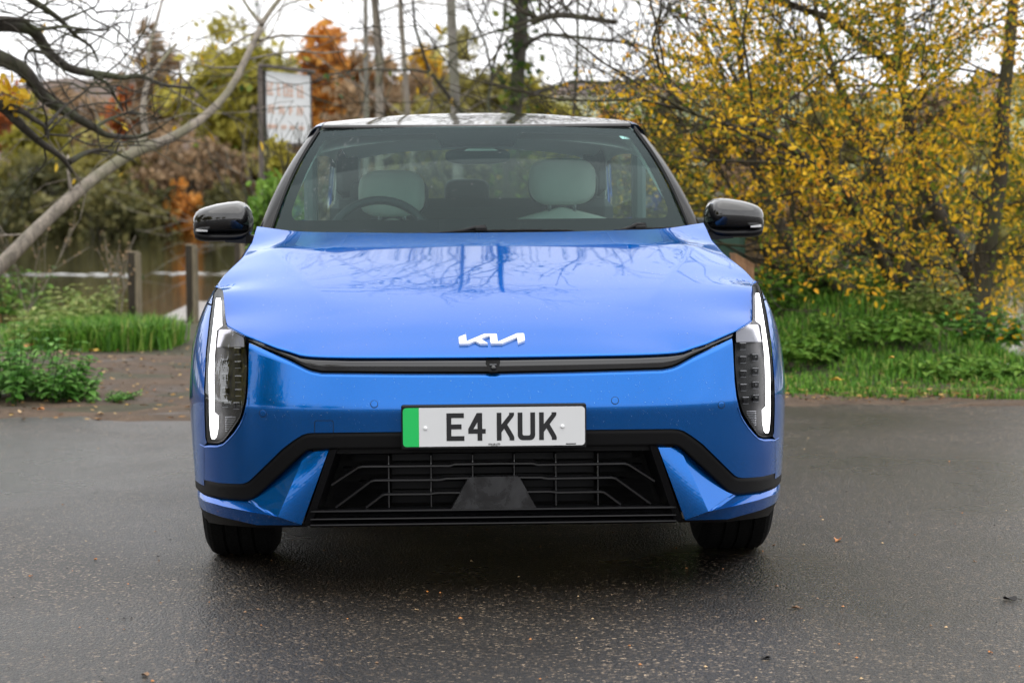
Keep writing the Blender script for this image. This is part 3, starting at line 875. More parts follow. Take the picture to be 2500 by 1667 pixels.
# the 300 leaves nearest the camera are leaves of their own, the others one mass
U, VV = sight(P + o_)
inf = (U > 0) & (U < 2500) & (VV > 0) & (VV < 1000)
order = np.argsort(np.where(inf, P[:, 1], 99))[:300]
rest = np.setdiff1d(np.arange(n), order)
Vr = V6.reshape(n, 6, 3)[rest].reshape(-1, 3)
k = np.arange(len(rest))[:, None] * 6
Fr = np.concatenate([k + np.array([[0, 1, 2, 3]]), k + np.array([[0, 3, 4, 5]])])
fo = mesh('foliage', Vr, Fr, LEAF['willow'], t, smooth=False, rnd=np.concatenate([tone[rest], tone[rest]]))
fo['kind'] = 'stuff'
protos = []
for q in range(12):
    one, f1_ = leaf_V(1, np.zeros((1, 3)), .044, .48, np.random.default_rng(900 + q), droop=.7, six=True)
    me = bpy.data.meshes.new('leaf'); me.from_pydata([tuple(v) for v in one], [], [tuple(int(x) for x in f) for f in f1_])
    me.materials.append(LEAF['willow'])
    a_ = me.attributes.new('rnd', 'FLOAT', 'FACE'); a_.data.foreach_set('value', np.full(2, (q + .5) / 12 * .75 + .22, dtype=np.float32))
    protos.append(me)
for q, i in enumerate(order):
    lo = new_obj('leaf', protos[q % 12], t)
    lo.location = P[i]
    s_ = rg.uniform(.8, 1.25); lo.scale = (s_, s_, s_)
    lo.rotation_euler = (0, 0, rg.uniform(0, 6.28))

# ------------------------------------------------------------------ green shrub under the sign
b = at(690, 600, 20.3); b[2] = gz(b[0], b[1])
t = empty('green_shrub', b); tag(t, 'leafy bright green shrub beneath the sign board beside the left pillar of the car', 'shrub')
w = Wood(51)
for k in range(9): w.grow((w.r.uniform(-.25, .25), w.r.uniform(-.2, .2), 0), (w.r.gauss(0, .35), w.r.gauss(0, .3), 1), 1.1, .014, 2, 3, .6, .2, .15, 4, .003)
w.mb.build('stems', BARK['dark'], t, smooth=True)
rg = np.random.default_rng(51)
V, F, tone, cc = crown_clumps(rg, (0, 0, .98), (.36, .34, .62), 40, 4200, .082, .6, .2, six=True)
o = mesh('foliage', V, F, LEAF['green'], t, smooth=False, rnd=np.clip(tone * .75 + .3, 0, 1)); o['kind'] = 'stuff'
V, F, tone, cc = crown_clumps(rg, (.02, 0, 1.45), (.30, .25, .30), 16, 700, .08, .6, .2, six=True)
o = mesh('yellowing_foliage', V, F, LEAF['yellowgreen'], t, smooth=False, rnd=np.clip(tone + .2, 0, 1)); o['kind'] = 'stuff'

# ------------------------------------------------------------------ ground cover: grass, nettles, weeds
def grass(name, n, place, h, wdt, seed, mat='grass', label=None):
    rg = np.random.default_rng(seed)
    xy = place(rg, n); n = len(xy)
    z = ground_z(xy[:, 0], xy[:, 1])
    b = np.stack([xy[:, 0], xy[:, 1], z], 1)
    a = rg.uniform(0, 6.283, n); ln = rg.uniform(.15, 1.0, n)
    hh = h(xy, rg) if callable(h) else h
    hh = hh * rg.uniform(.55, 1.25, n)
    dirx = np.stack([np.cos(a), np.sin(a), np.zeros(n)], 1); side = np.stack([-np.sin(a), np.cos(a), np.zeros(n)], 1)
    ww = (wdt * rg.uniform(.6, 1.4, n))[:, None]
    m1 = b + dirx * (ln * hh * .25)[:, None] + np.array((0, 0, 1)) * (hh * .6)[:, None]
    tp = b + dirx * (ln * hh)[:, None] + np.array((0, 0, 1)) * (hh * (1.0 - .35 * ln))[:, None]
    V = np.stack([b - side * ww, b + side * ww, m1 + side * ww * .8, m1 - side * ww * .8, tp], 1).reshape(-1, 3)
    i = np.arange(n)[:, None] * 5
    Q = (i + np.array([[0, 1, 2, 3]])); T = (i + np.array([[3, 2, 4]]))
    F = [tuple(f) for f in Q.tolist()] + [tuple(f) for f in T.tolist()]
    rn = rg.random(n)
    o = mesh(name, V, F, LEAF[mat], smooth=False, rnd=np.concatenate([rn, rn]))
    o['kind'] = 'stuff'
    if label: o['label'] = label
    return o

def place_right(rg, n):
    x = rg.uniform(1.15, 5.5, n); y = edge_y(x) + .05 + rg.random(n) ** 1.1 * 4.6
    ed = edge_y(x)
    bare = np.sin(x * 6) * .10 + .28 - np.clip(x - 2.3, 0, 1) * .28
    patch = np.sin(x * 5.3 + y * 3.1) + np.sin(x * 2.2 - y * 6.3)
    k = (y - ed > bare) & ((patch > -1.2) | (y - ed > 1.0))
    return np.stack([x, y], 1)[k]
grass('grass', 42000, place_right, lambda xy, rg: (.05 + .05 * np.clip((xy[:, 1] - edge_y(xy[:, 0]) - .7) / 2.2, 0, 1)) * (1 + .7 * np.sin(xy[:, 0] * 4 + 1) * np.sin(xy[:, 1] * 5)), .0042, 61, label='grass on the bank right of the car')

def place_left(rg, n):
    c = np.array([(-3.35, 11.0), (-3.05, 11.05), (-2.85, 11.1), (-3.6, 11.2)])
    i = rg.integers(0, len(c), n)
    p = c[i] + rg.normal(0, 1, (n, 2)) * np.array((.13, .30))
    return p[(p[:, 1] > 10.45 + .08 * np.sin(p[:, 0] * 7)) & (p[:, 0] < -2.62)]
grass('long_grass', 7000, place_left, .25, .005, 62, label='tuft of long grass at the waterside left of the car')
def place_left2(rg, n):
    x = rg.uniform(-8, -1.2, n); y = rg.uniform(10.2, 13.6, n)
    return np.stack([x, y], 1)[(np.sin(x * 4) + np.sin(y * 3 + x) > -.3) & (x < -3.2)]
grass('bank_grass', 6000, place_left2, .10, .005, 63, label='thin grass on the river bank left of the car')

def leafy_plant(name, label, cat, group, loc, hgt, rad, n_st, leafkey, lsize, asp, seed, n_single, tiers=7):
    """a clump of upright stems with paired leaves"""
    rg = np.random.default_rng(seed)
    t = empty(name, loc); tag(t, label, cat, group)
    mb = MB(); P = []; Dv = []
    for k in range(n_st):
        a = rg.uniform(0, 6.28); r_ = rad * math.sqrt(rg.random())
        b = np.array((math.cos(a) * r_, math.sin(a) * r_, 0.0)); hh = hgt * rg.uniform(.6, 1.1) * (1 - .35 * (r_ / rad) ** 2)
        tip = b + np.array((rg.normal(0, .05) + math.cos(a) * .05, rg.normal(0, .05) + math.sin(a) * .05, hh))
        mb.tube([b, (b + tip) / 2 + rg.normal(0, .01, 3), tip], [.004, .003, .002], 4, cap=False)
        a0 = rg.uniform(0, 3.14)
        for j in range(tiers):
            f = .25 + .75 * j / (tiers - 1)
            p = b + (tip - b) * f; ang = a0 + (j % 2) * 1.57
            for s in (0, math.pi):
                d = np.array((math.cos(ang + s), math.sin(ang + s), rg.uniform(-.45, .15)))
                L = lsize * (1.15 - .6 * f) * rg.uniform(.8, 1.2)
                P.append((p, d / np.linalg.norm(d), L))
    mb.build('stems', LEAF[leafkey], t, smooth=True)['kind'] = 'stuff'
    def leafV(p, d, L):
        wv = np.cross(d, (0, 0, 1)); wv /= np.linalg.norm(wv) + 1e-9; a = L * asp
        up = np.array((0, 0, 1.0))
        return [p, p + d * L * .35 + wv * a * .5 + up * L * .06, p + d * L * .7 + wv * a * .33, p + d * L - up * L * .12, p + d * L * .7 - wv * a * .33, p + d * L * .35 - wv * a * .5 + up * L * .06]
    P.sort(key=lambda q: q[0][1] - 1.2 * q[0][2])
    sing, rest = P[:n_single], P[n_single:]
    if sing:
        me_p = []
        for q in range(6):
            me = bpy.data.meshes.new('leaf')
            me.from_pydata([tuple(x) for x in leafV(np.zeros(3), np.array((1.0, 0, -.15 + .1 * q - .2)), 1.0)], [], [(0, 1, 2, 3), (0, 3, 4, 5)])
            me.materials.append(LEAF[leafkey])
            a_ = me.attributes.new('rnd', 'FLOAT', 'FACE'); a_.data.foreach_set('value', np.full(2, .3 + .12 * q, dtype=np.float32))
            me_p.append(me)
        for q, (p, d, L) in enumerate(sing):
            lo = new_obj('leaf', me_p[q % 6], t); lo.location = p; lo.scale = (L, L, L)
            lo.rotation_euler = (rg.normal(0, .15), 0, math.atan2(d[1], d[0]))
    if rest:
        V = []; F = []
        for q, (p, d, L) in enumerate(rest):
            V += leafV(p, d, L); F += [(6 * q, 6 * q + 1, 6 * q + 2, 6 * q + 3), (6 * q, 6 * q + 3, 6 * q + 4, 6 * q + 5)]
        rn = np.repeat(rg.random(len(rest)), 2)
        o = mesh('foliage', V, F, LEAF[leafkey], t, smooth=False, rnd=rn); o['kind'] = 'stuff'
    return t

def on_ground(u, v):
    p = on_z(u, v, -.01)
    for _ in range(6):
        p = on_z(u, v, gz(p[0], p[1]))
    return p
G4 = 'nettle clumps at the road edge'
p = on_ground(10, 1000);  leafy_plant('nettle_clump', 'tall dense nettle clump at the far left beside the tarmac', 'nettles', G4, p + np.array((-.1, .5, 0)), .46, .42, 60, 'nettle', .085, .62, 71, 200)
p = on_ground(130, 990); leafy_plant('nettle_clump', 'lower nettle clump spilling onto the mud right of the tall one', 'nettles', G4, p + np.array((-.05, .32, 0)), .26, .24, 34, 'nettle', .075, .62, 72, 120)
p = on_ground(-130, 990); leafy_plant('nettle_clump', 'nettle clump cut by the left edge of the view', 'nettles', G4, p + np.array((0, .5, 0)), .42, .35, 40, 'nettle', .085, .62, 73, 60)
p = on_ground(245, 985); leafy_plant('nettle_clump', 'tiny nettle sprig at the mud edge in front of the track', 'nettles', G4, p + np.array((0, .12, 0)), .07, .12, 14, 'nettle', .04, .62, 74, 30)
G5 = 'weeds on the bank by the water'
for i, (u, v, h, r_, lk, lab) in enumerate([
    (60, 850, .34, .40, 'pale', 'pale broad-leaved weeds behind the nettles at the left'),
    (150, 835, .42, .34, 'pale', 'yellowish weeds beside the long grass tuft'),
    (20, 790, .62, .40, 'green', 'tall green weeds under the leaning trunk at the left edge'),
    (120, 780, .50, .34, 'green', 'green weeds under the leaning trunk by the water'),
    (225, 800, .42, .28, 'pale', 'pale green weeds at the waterside left of the posts')]):
    p = on_ground(u, v)
    leafy_plant('weed_clump', lab, 'weeds', G5, p, h, r_, 34, lk, .12, .55, 80 + i, 60, 5)
G6 = 'green plants on top of the right bank'
for i, (u, v, h, r_, lk, lab) in enumerate([
    (2.15, 9.0, .30, .42, 'green', 'bright green leafy plant on the crest of the right bank'),
    (2.75, 8.75, .30, .34, 'pale', 'bright green plant left of the root clod on the right bank'),
    (1.65, 8.8, .30, .40, 'green', 'fresh green plant nearest the car on the right bank'),
    (3.12, 8.45, .28, .26, 'nettle', 'ferny dark green plant beside the willow trunk'),
    (1.75, 7.6, .16, .34, 'green', 'low green plant on the slope of the right bank near the car'),
    (2.35, 7.9, .20, .36, 'green', 'low leafy patch in the middle of the slope of the right bank'),
    (2.75, 7.2, .13, .30, 'green', 'small green plant low on the right bank below the root clod'),
    (2.45, 9.3, .34, .34, 'green', 'tall green plant highest on the right bank')]):
    p = np.array((u, v, gz(u, v)))
    leafy_plant('bank_plant', lab, 'plant', G6, p, h, r_, 46, lk, .10, .5, 90 + i, 70, 6)
# dry dock stalks near the posts
for i, (u, v, h, lab) in enumerate([(290, 800, .55, 'dry brown dock stalk leaning before the left timber post'), (60, 800, .75, 'dry brown dock stalk rising below the leaning trunk at the left')]):
    p = on_ground(u, v); t = empty('dry_stalk', p); tag(t, lab, 'dry plant', 'dry stalks by the water')
    w = Wood(95 + i)
    for k in range(3): w.grow((w.r.gauss(0, .05), 0, 0), (w.r.gauss(.15, .25), w.r.gauss(0, .2), 1), h, .008, 1, 4, .6, .15, .12, 4, .003)
    w.mb.build('stems', BARK['grey'], t, smooth=True)['kind'] = 'stuff'
    rg = np.random.default_rng(95 + i); T_ = np.array(w.tips); P = T_[rg.integers(0, len(T_), 120)] + rg.normal(0, .022, (120, 3))
    V, F = leaf_V(len(P), P, .03, .6, rg); o = mesh('seed_heads', V, F, LEAF['brown'], t, smooth=False, rnd=rg.random(len(F))); o['kind'] = 'stuff'

# ------------------------------------------------------------------ posts, slab, sign, cabinet, bollard, root clod
M['post_dark'] = bark_mat('shaded_timber', (.022, .018, .012), (.065, .05, .034), scale=5, stretch=8)  # post timber with the shade of its front painted into the colour
M['post_light'] = bark_mat('lit_post_and_roots', (.13, .105, .07), (.33, .28, .19), scale=5, stretch=8)  # same timber painted as if lit; also colours the clod roots
G7 = 'square timber posts at the waterside'
for i, (u, vt, wpx, Y, lab) in enumerate([
    (325, 617, 41, 20.0, 'square timber mooring post by the water, left of the two nearest the car'),
    (465, 600, 37, 20.6, 'square timber mooring post by the water at the corner of the concrete slab'),
    (583, 592, 30, 23.5, 'timber mooring post partly hidden behind the left front wing of the car')]):
    tp = at(u, vt, Y); wd = wpx * Y / FPX
    zb = gz(tp[0], tp[1]) - .25; H = tp[2] - zb
    t = empty('mooring_post', (tp[0], tp[1], zb), math.radians(-13)); tag(t, lab, 'post', G7)
    s = wd * .56
    MB().box((0, 0, H / 2), (s, s, H), bev=.008).build('shaft', M['post_dark'], t)
    MB().box((s / 2 + .002, 0, H / 2 - .004), (.035, s * 1.02, H), bev=.006).build('lit_side', M['post_light'], t)  # added slab that paints the lit right side of the post
    MB().box((0, 0, H + .006), (s * 1.02, s * 1.02, .014), bev=.004).build('top_face', M['post_light'], t)
    if i == 0:
        pass
# slab
A = on_z(386, 790, -.03); 
sx = np.array([on_z(400, 778, -.05), on_z(475, 742, -.05), on_z(640, 742, -.05), on_z(640, 850, -.05), on_z(448, 852, -.05)])
mb = MB()
nn = len(sx)
topv = sx + np.array((0, 0, .03)); botv = sx - np.array((0, 0, .7))
mb.add(np.concatenate([topv, botv]), [tuple(range(nn))] + [(i, nn + i, nn + (i + 1) % nn, (i + 1) % nn) for i in range(nn)])
o = mb.build('concrete_slipway', M['concrete']); o['kind'] = 'structure'
tag(o, 'pale concrete slipway slab running down to the water', 'slipway')

# sign board
M['sign_white'] = simple('sign_white', (.74, .76, .77), .45, var=.05, scale=3)
M['sign_red'] = simple('sign_red_paint', (.72, .50, .40), .5)
M['sign_frame'] = bark_mat('sign_timber', (.06, .05, .045), (.20, .17, .15), scale=6, stretch=5)
tl, bl, trp, brp = at(640, 172, 23.0), at(640, 346, 23.0), at(756, 194, 24.1), at(756, 352, 24.1)
ex = trp - tl; Wd = float(np.hypot(ex[0], ex[1])); ang = math.atan2(ex[1], ex[0])
Hs = float(tl[2] - bl[2])
t = empty('sign_board', (bl[0], bl[1], gz(bl[0], bl[1]) - .05), ang)
tag(t, 'white sign board with faded orange lettering on timber posts above the green shrub', 'sign')
zb = bl[2] - (gz(bl[0], bl[1]) - .05)
MB().box((Wd / 2, 0, zb + Hs / 2), (Wd, .03, Hs)).build('panel', M['sign_white'], t)
for k in range(2):
    MB().box((-.022 if k == 0 else Wd + .015, .0, (zb + Hs) / 2 + .02), (.040 if k == 0 else .028, .05, zb + Hs + .02), bev=.006).build('post', M['sign_frame'], t)
MB().box((Wd / 2 - .01, -.03, zb + Hs + .045), (Wd + .09, .08, .032), bev=.006).build('top_rail', M['sign_frame'], t)
MB().box((Wd / 2, -.0, zb - .02), (Wd - .01, .06, .04), bev=.005).build('bottom_rail', M['sign_frame'], t)
MB().box((.02, -.028, zb + Hs / 2), (.035, .02, Hs), bev=.002).build('inner_strip', M['satin_black'], t)
rr = random.Random(5)
def letters(z0, z1, groups, thick):
    for gx0, gx1, nbar in groups:
        mb = MB(); x0 = gx0 * Wd; x1 = gx1 * Wd; wv = (x1 - x0) / nbar
        for b_ in range(nbar):
            xa = x0 + wv * b_
            mb.box((xa + wv * .22, -.0205, (z0 + z1) / 2), (wv * .32, .006, z1 - z0))
            k = rr.choice((0, 1, 2))
            for zz in ((z1 - .012, (z0 + z1) / 2), (z0 + .012, z1 - .012), ((z0 + z1) / 2, z0 + .012))[k]:
                mb.box((xa + wv * .60, -.0205, zz), (wv * .42, .005, .022))
        mb.build('lettering', M['sign_red'], t)
letters(zb + Hs * .66, zb + Hs * .84, [(.08, .22, 2), (.29, .37, 1), (.42, .64, 3), (.71, .87, 2)], .03)
letters(zb + Hs * .40, zb + Hs * .52, [(.10, .24, 2), (.32, .45, 2), (.53, .62, 1), (.70, .85, 2)], .03)
letters(zb + Hs * .19, zb + Hs * .25, [(.08, .30, 4), (.36, .48, 2), (.54, .66, 2), (.74, .86, 2)], .02)

# green cabinet behind the right mirror
M['cabinet'] = simple('dark_green_paint', (.035, .095, .066), .45, var=.12, scale=5)
M['rim_dark'] = simple('dark_grey_rim', (.055, .065, .072), .5)
tp = at(1755, 529, 15.4)
t = empty('green_cabinet', (tp[0] - .06, tp[1] + .35, gz(tp[0], tp[1]) - .02), math.radians(-6)); tag(t, 'dark green steel cabinet behind the right door mirror', 'cabinet')
Hc = tp[2] - gz(tp[0], tp[1])
MB().box((0, 0, Hc / 2 - .03), (.56, .60, Hc - .06), bev=.012).build('body', M['cabinet'], t)
MB().box((0, 0, Hc - .025), (.60, .64, .06), bev=.012).build('lid', M['rim_dark'], t)
MB().box((.02, -.305, Hc * .5), (.46, .016, Hc * .74), bev=.005).build('door', M['cabinet'], t)
MB().box((-.18, -.318, Hc * .55), (.018, .02, .11), bev=.004).build('handle', M['rim_dark'], t)
# bollard
M['bollard'] = bark_mat('sawn_timber', (.16, .085, .045), (.40, .22, .11), scale=5, stretch=8)
tp = at(1812, 622, 13.6); zb = gz(tp[0], tp[1]) - .02
t = empty('timber_bollard', (tp[0], tp[1], zb), math.radians(12)); tag(t, 'short brown timber bollard with a sloping top in front of the green cabinet', 'bollard')
H = tp[2] - zb; s = .058
V = np.array([(-s, -s, 0), (s, -s, 0), (s, s, 0), (-s, s, 0), (-s, -s, H), (s, -s, H - .07), (s, s, H - .07), (-s, s, H)])
MB().add(V, [(0, 1, 5, 4), (1, 2, 6, 5), (2, 3, 7, 6), (3, 0, 4, 7), (3, 2, 1, 0)]).build('shaft', M['bollard'], t)
V = np.array([(-s - .004, -s - .004, H), (s + .004, -s - .004, H - .074), (s + .004, s + .004, H - .074), (-s - .004, s + .004, H)]); V2 = V + np.array((0, 0, .012))
MB().add(np.concatenate([V, V2]), [(3, 2, 1, 0), (4, 5, 6, 7), (0, 1, 5, 4), (1, 2, 6, 5), (2, 3, 7, 6), (3, 0, 4, 7)]).build('top_cap', M['bollard'], t)
# root clod on the bank
p = on_ground(2258, 900)
t = empty('root_clod', p); tag(t, 'brown clod of torn roots and dead grass at the foot of the willow trunk', 'root clod')
rg = np.random.default_rng(97); w = Wood(97)
th, ph = np.meshgrid(np.linspace(0, 2 * math.pi, 19)[:-1], np.linspace(.05, math.pi - .05, 10), indexing='ij')
rr_ = .13 * (1 + .25 * np.sin(3 * th + 1) * np.sin(2 * ph) + rg.normal(0, .06, th.shape))
P = np.stack([rr_ * np.sin(ph) * np.cos(th), rr_ * np.sin(ph) * np.sin(th) * .8, rr_ * np.cos(ph) * 1.25 + .13], -1)
MB().grid(P, close_u=True).build('soil', M['mud'], t, smooth=True)
for k in range(40): w.grow((w.r.gauss(0, .06), w.r.gauss(-.03, .05), w.r.uniform(.05, .28)), (w.r.gauss(0, 1), w.r.gauss(-.6, .6), w.r.gauss(0, .8)), .12, .005, 1, 2, .8, -.1, .3, 4, .0015)
w.mb.build('roots', M['post_light'], t, smooth=True)

# boat wake / swirl on the water: a line of foam
mb = MB(); rg = np.random.default_rng(98)
M['foam'] = simple('foam', (.30, .30, .28), .35)
for u in np.arange(20, 560, 5):
    if rg.random() < .42 + .3 * (u > 330): continue
    p = on_z(u + rg.normal(0, 4), 671 + (u > 330) * -3 + rg.normal(0, 1.8), WATER_Z)
    L = rg.uniform(.08, .30); wv = rg.uniform(.06, .18)
    th = np.linspace(0, 2 * math.pi, 9)[:-1]
    V = np.stack([p[0] + np.cos(th) * L, p[1] + np.sin(th) * wv, np.full(8, WATER_Z + .006)], 1)
    mb.add(np.concatenate([V, [[p[0], p[1], WATER_Z + .022]]]), [(i, (i + 1) % 8, 8) for i in range(8)])
o = mb.build('foam_line', M['foam'], smooth=True); o['kind'] = 'stuff'; o['label'] = 'thin pale line of ripple foam across the river'

# ------------------------------------------------------------------ fallen leaves
M['leaf_orange'] = simple('fallen_orange', (.52, .20, .045), .5, var=.25, scale=30)
M['leaf_yellow'] = simple('fallen_yellow', (.66, .40, .04), .5, var=.2, scale=30)
M['leaf_brown'] = simple('fallen_brown', (.20, .11, .05), .5, var=.3, scale=30)
M['leaf_dark'] = simple('fallen_black', (.012, .010, .010), .6)
M['leaf_pale'] = simple('fallen_pale', (.55, .38, .20), .5, var=.2, scale=30)
def fallen(p, L, mat, seed, label, tilt=.12):
    rg = np.random.default_rng(seed)
    n = 14; th = np.linspace(0, 2 * math.pi, n, endpoint=False)
    r_ = .5 * L * (.72 + .28 * np.abs(np.cos(2.5 * th))) * rg.uniform(.85, 1.15, n)
    x = r_ * np.cos(th); y = .62 * r_ * np.sin(th)
    z = .10 * L + .22 * L * np.sin(th * 2 + seed) * .5 + rg.uniform(0, .06, n) * L
    V = np.concatenate([np.stack([x, y, z], 1), [[0, 0, .03 * L]]]); V[:, 2] -= V[:, 2].min() - .0015
    F = [(i, (i + 1) % n, n) for i in range(n)]
    V2 = V.copy(); V2[:, 2] += .0012
    mb = MB(); mb.add(V, F); mb.add(V2, F)
    mb.tube([(L * .45, 0, V[0, 2]), (L * .62, L * .03, V[0, 2] * .5 + .002), (L * .78, L * .09, .002)], [.0014, .0012, .0009], 4)
    o = mb.build('fallen_leaf', M[mat], smooth=False); o.location = p; o.rotation_euler = (0, 0, rg.uniform(0, 6.28))
    tag(o, label, 'leaf', 'fallen leaves on the ground')
    return o
for i, (u, v, wpx, mt, lab, zz) in enumerate([
    (2045, 1329, 32, 'leaf_orange', 'curled orange leaf on the tarmac to the right of the front wheel', None),
    (1942, 1496, 22, 'leaf_brown', 'crumpled brown leaf on the tarmac in front of the right headlight side', None),
    (2465, 1475, 36, 'leaf_dark', 'black sodden leaf on the tarmac at the right edge', None),
    (1889, 1341, 10, 'leaf_brown', 'small brown leaf beside the right front tyre', None),
    (1677, 1398, 8, 'leaf_orange', 'tiny orange leaf on the tarmac below the right end of the bumper', None),
    (234, 1376, 12, 'leaf_orange', 'small orange leaf on the tarmac left of the left front tyre', None),
    (75, 1417, 12, 'leaf_orange', 'small orange leaf on the tarmac near the left edge', None),
    (1868, 1620, 28, 'leaf_dark', 'dark leaf on the tarmac near the bottom edge on the right', None),
    (628, 1499, 10, 'leaf_brown', 'small brown leaf on the tarmac in front of the left headlight', None),
    (1019, 1500, 9, 'leaf_pale', 'tiny tan leaf on the tarmac in front of the plate', None),
    (2417, 1605, 13, 'leaf_orange', 'small orange leaf on the tarmac in the lower right corner', None),
    (355, 1662, 30, 'leaf_brown', 'brown leaf cut by the bottom edge on the left', None),
    (1537, 1589, 9, 'leaf_orange', 'tiny orange leaf low in the middle of the tarmac', None),
    (2390, 976, 24, 'leaf_orange', 'orange leaf on the tarmac edge below the willow', None),
    (2041, 929, 28, 'leaf_yellow', 'large yellow leaf lying at the foot of the right grass bank', .05),
    (2177, 875, 19, 'leaf_yellow', 'yellow leaf resting in the grass left of the root clod', .12),
    (2090, 836, 20, 'leaf_yellow', 'yellow leaf half way up the right grass bank', .2),
    (2224, 963, 14, 'leaf_pale', 'pale leaf at the tarmac edge on the right', None),
    (2120, 957, 12, 'leaf_orange', 'orange leaf on the bare soil patch at the right', None),
    (70, 846, 30, 'leaf_orange', 'large orange leaf in the weeds behind the nettles', .07),
    (52, 1013, 24, 'leaf_pale', 'tan leaf at the tarmac edge below the nettles', None),
    (245, 1019, 26, 'leaf_pale', 'tan leaf at the tarmac edge in front of the mud track', None),
    (100, 1007, 24, 'leaf_orange', 'orange-tan leaf tucked under the low nettles', None),
    (158, 866, 26, 'leaf_pale', 'pale leaf on the mud below the long grass tuft', None),
    (313, 995, 10, 'leaf_yellow', 'small yellow leaf on the mud track', None),
    (376, 959, 12, 'leaf_orange', 'small orange leaf on the mud near the car wing', None),
    (347, 866, 12, 'leaf_pale', 'pale leaf on the mud beside the slipway', None),
    (228, 862, 24, 'leaf_yellow', 'yellow-green leaf on the mud at the foot of the grass tuft', None)]):
    p = on_ground(u, v) if zz is None else on_z(u, v, gz(*on_ground(u, v)[:2]) + zz)
    if v > 1022: p[2] = 0.0
    elif zz is None: p[2] += .014
    d = p[1] + CAMD
    fallen(p, wpx * d / FPX * 1.05, mt, 400 + i, lab)
# crumbs of leaf and grit strewn about
mb = MB(); rg = np.random.default_rng(99)
for k in range(230):
    u = rg.uniform(-100, 2600); v = rg.uniform(1030, 1700)
    p = on_z(u, v, 0.0)
    s = rg.uniform(.002, .006); a = rg.uniform(0, 6.28)
    th = a + np.array([0, 1.9, 3.6, 5.0]); V = np.stack([p[0] + np.cos(th) * s * rg.uniform(.6, 1.4, 4), p[1] + np.sin(th) * s, np.full(4, .002)], 1)
    mb.add(np.concatenate([V, [[p[0], p[1], .002 + s * .7]]]), [(0, 1, 4), (1, 2, 4), (2, 3, 4), (3, 0, 4)])
nf = sum(1 for _ in mb.F)
o = mesh('road_litter', np.concatenate(mb.V), mb.F, [M['leaf_pale'], M['leaf_dark'], M['leaf_brown'], M['leaf_orange']], smooth=False, midx=np.repeat(rg.choice([0, 1, 1, 1, 2, 2, 3], nf // 4), 4))
o['kind'] = 'stuff'; o['label'] = 'grit and leaf crumbs scattered on the tarmac'

P = []; rg = np.random.default_rng(991)
for k in range(2600):
    if rg.random() < .62: x, y = rg.uniform(-4.5, .2), rg.uniform(5.2, 10.8)
    else: x = rg.uniform(1.2, 4.6); y = float(edge_y(x)) + rg.uniform(-.05, .9) ** 1.5 if False else float(edge_y(x)) + abs(rg.normal(0, .5))
    P.append((x, y, gz(x, y) + .016 + (.03 * rg.random() if x > 0 else 0)))
P = np.array(P); n_ = len(P)
V, F = leaf_V(n_, P, .040, .6, rg, six=True)
V = V.reshape(n_, 6, 3); V[:, :, 2] = P[:, None, 2] + (V[:, :, 2] - P[:, None, 2]) * .25; V = V.reshape(-1, 3)
r_ = rg.random(n_)
o = mesh('leaf_litter', V, F, LEAF['litter'], smooth=False, rnd=np.concatenate([r_, r_]))
o['kind'] = 'stuff'; o['label'] = 'small fallen leaves littering the mud track and the grass edge'

# ================================================================== THE CAR (car space: x across, y backwards from the plate, z up)
car = empty('parked_car', (-0.054, 0, 0), math.radians(1.97))
tag(car, 'wet blue electric saloon with black roof and lit headlights parked facing the viewer', 'car')

def pchip(xp, fp):
    xp = np.asarray(xp, float); fp = np.asarray(fp, float)
    h = np.diff(xp); dl = np.diff(fp) / h
    d = np.zeros_like(fp)
    for i in range(1, len(fp) - 1):
        if dl[i - 1] * dl[i] > 0:
            w1 = 2 * h[i] + h[i - 1]; w2 = h[i] + 2 * h[i - 1]
            d[i] = (w1 + w2) / (w1 / dl[i - 1] + w2 / dl[i])
    d[0] = dl[0]; d[-1] = dl[-1]
    def f(x):
        x = np.clip(np.asarray(x, float), xp[0], xp[-1])
        i = np.clip(np.searchsorted(xp, x, side='right') - 1, 0, len(h) - 1)
        t = (x - xp[i]) / h[i]
        return (fp[i] * (2 * t ** 3 - 3 * t ** 2 + 1) + h[i] * d[i] * (t ** 3 - 2 * t ** 2 + t) + fp[i + 1] * (-2 * t ** 3 + 3 * t ** 2) + h[i] * d[i + 1] * (t ** 3 - t ** 2))
    return f

# shoulder line of the wings: x and z for every y
SHX = pchip([0.0, .6, .72, .88, 1.15, 1.5, 2.2, 3.2, 4.0, 4.43], [.862, .862, .857, .838, .806, .799, .815, .815, .77, .70])
SHZ = pchip([0.0, .5, .62, .72, .88, 1.15, 1.5, 2.2, 3.2, 4.0, 4.43], [.900, .900, .880, .884, .916, .964, 1.010, 1.02, 1.045, 1.05, 1.03])
XM = pchip([0, .9, 1.6, 3.0, 3.7, 4.2, 4.43], [.944, .944, .915, .925, .935, .90, .84])
def W(z, y=0.0):
    z = np.asarray(z, float)
    xs, zs, xm = SHX(y), SHZ(y), XM(y)
    t = np.clip((z - .5) / (zs - .5), 0, 1)
    up = xs + (xm - xs) * (1 - t ** 3.2)
    lo = xm - .004 * np.clip((.5 - z) / .3, 0, 1) ** 2 - .04 * np.clip((.22 - z) / .1, 0, 1) ** 2
    return np.where(z > .5, up, lo)
def soft(x, k): return k * np.logaddexp(0, x / k)
def y0(z):
    z = np.asarray(z, float)
    return .004 + .26 * soft(z - .552, .006) + .125 * soft(.548 - z, .006) + .10 * soft(.40 - z, .03)
NEXP, DEP = 4.7, .72
def Fy(x, z):
    xn = np.clip(np.abs(x) / W(z), 0, .9995)
    return y0(z) + DEP * (1 - np.sqrt(1 - xn ** NEXP)) + .03 * xn ** 2
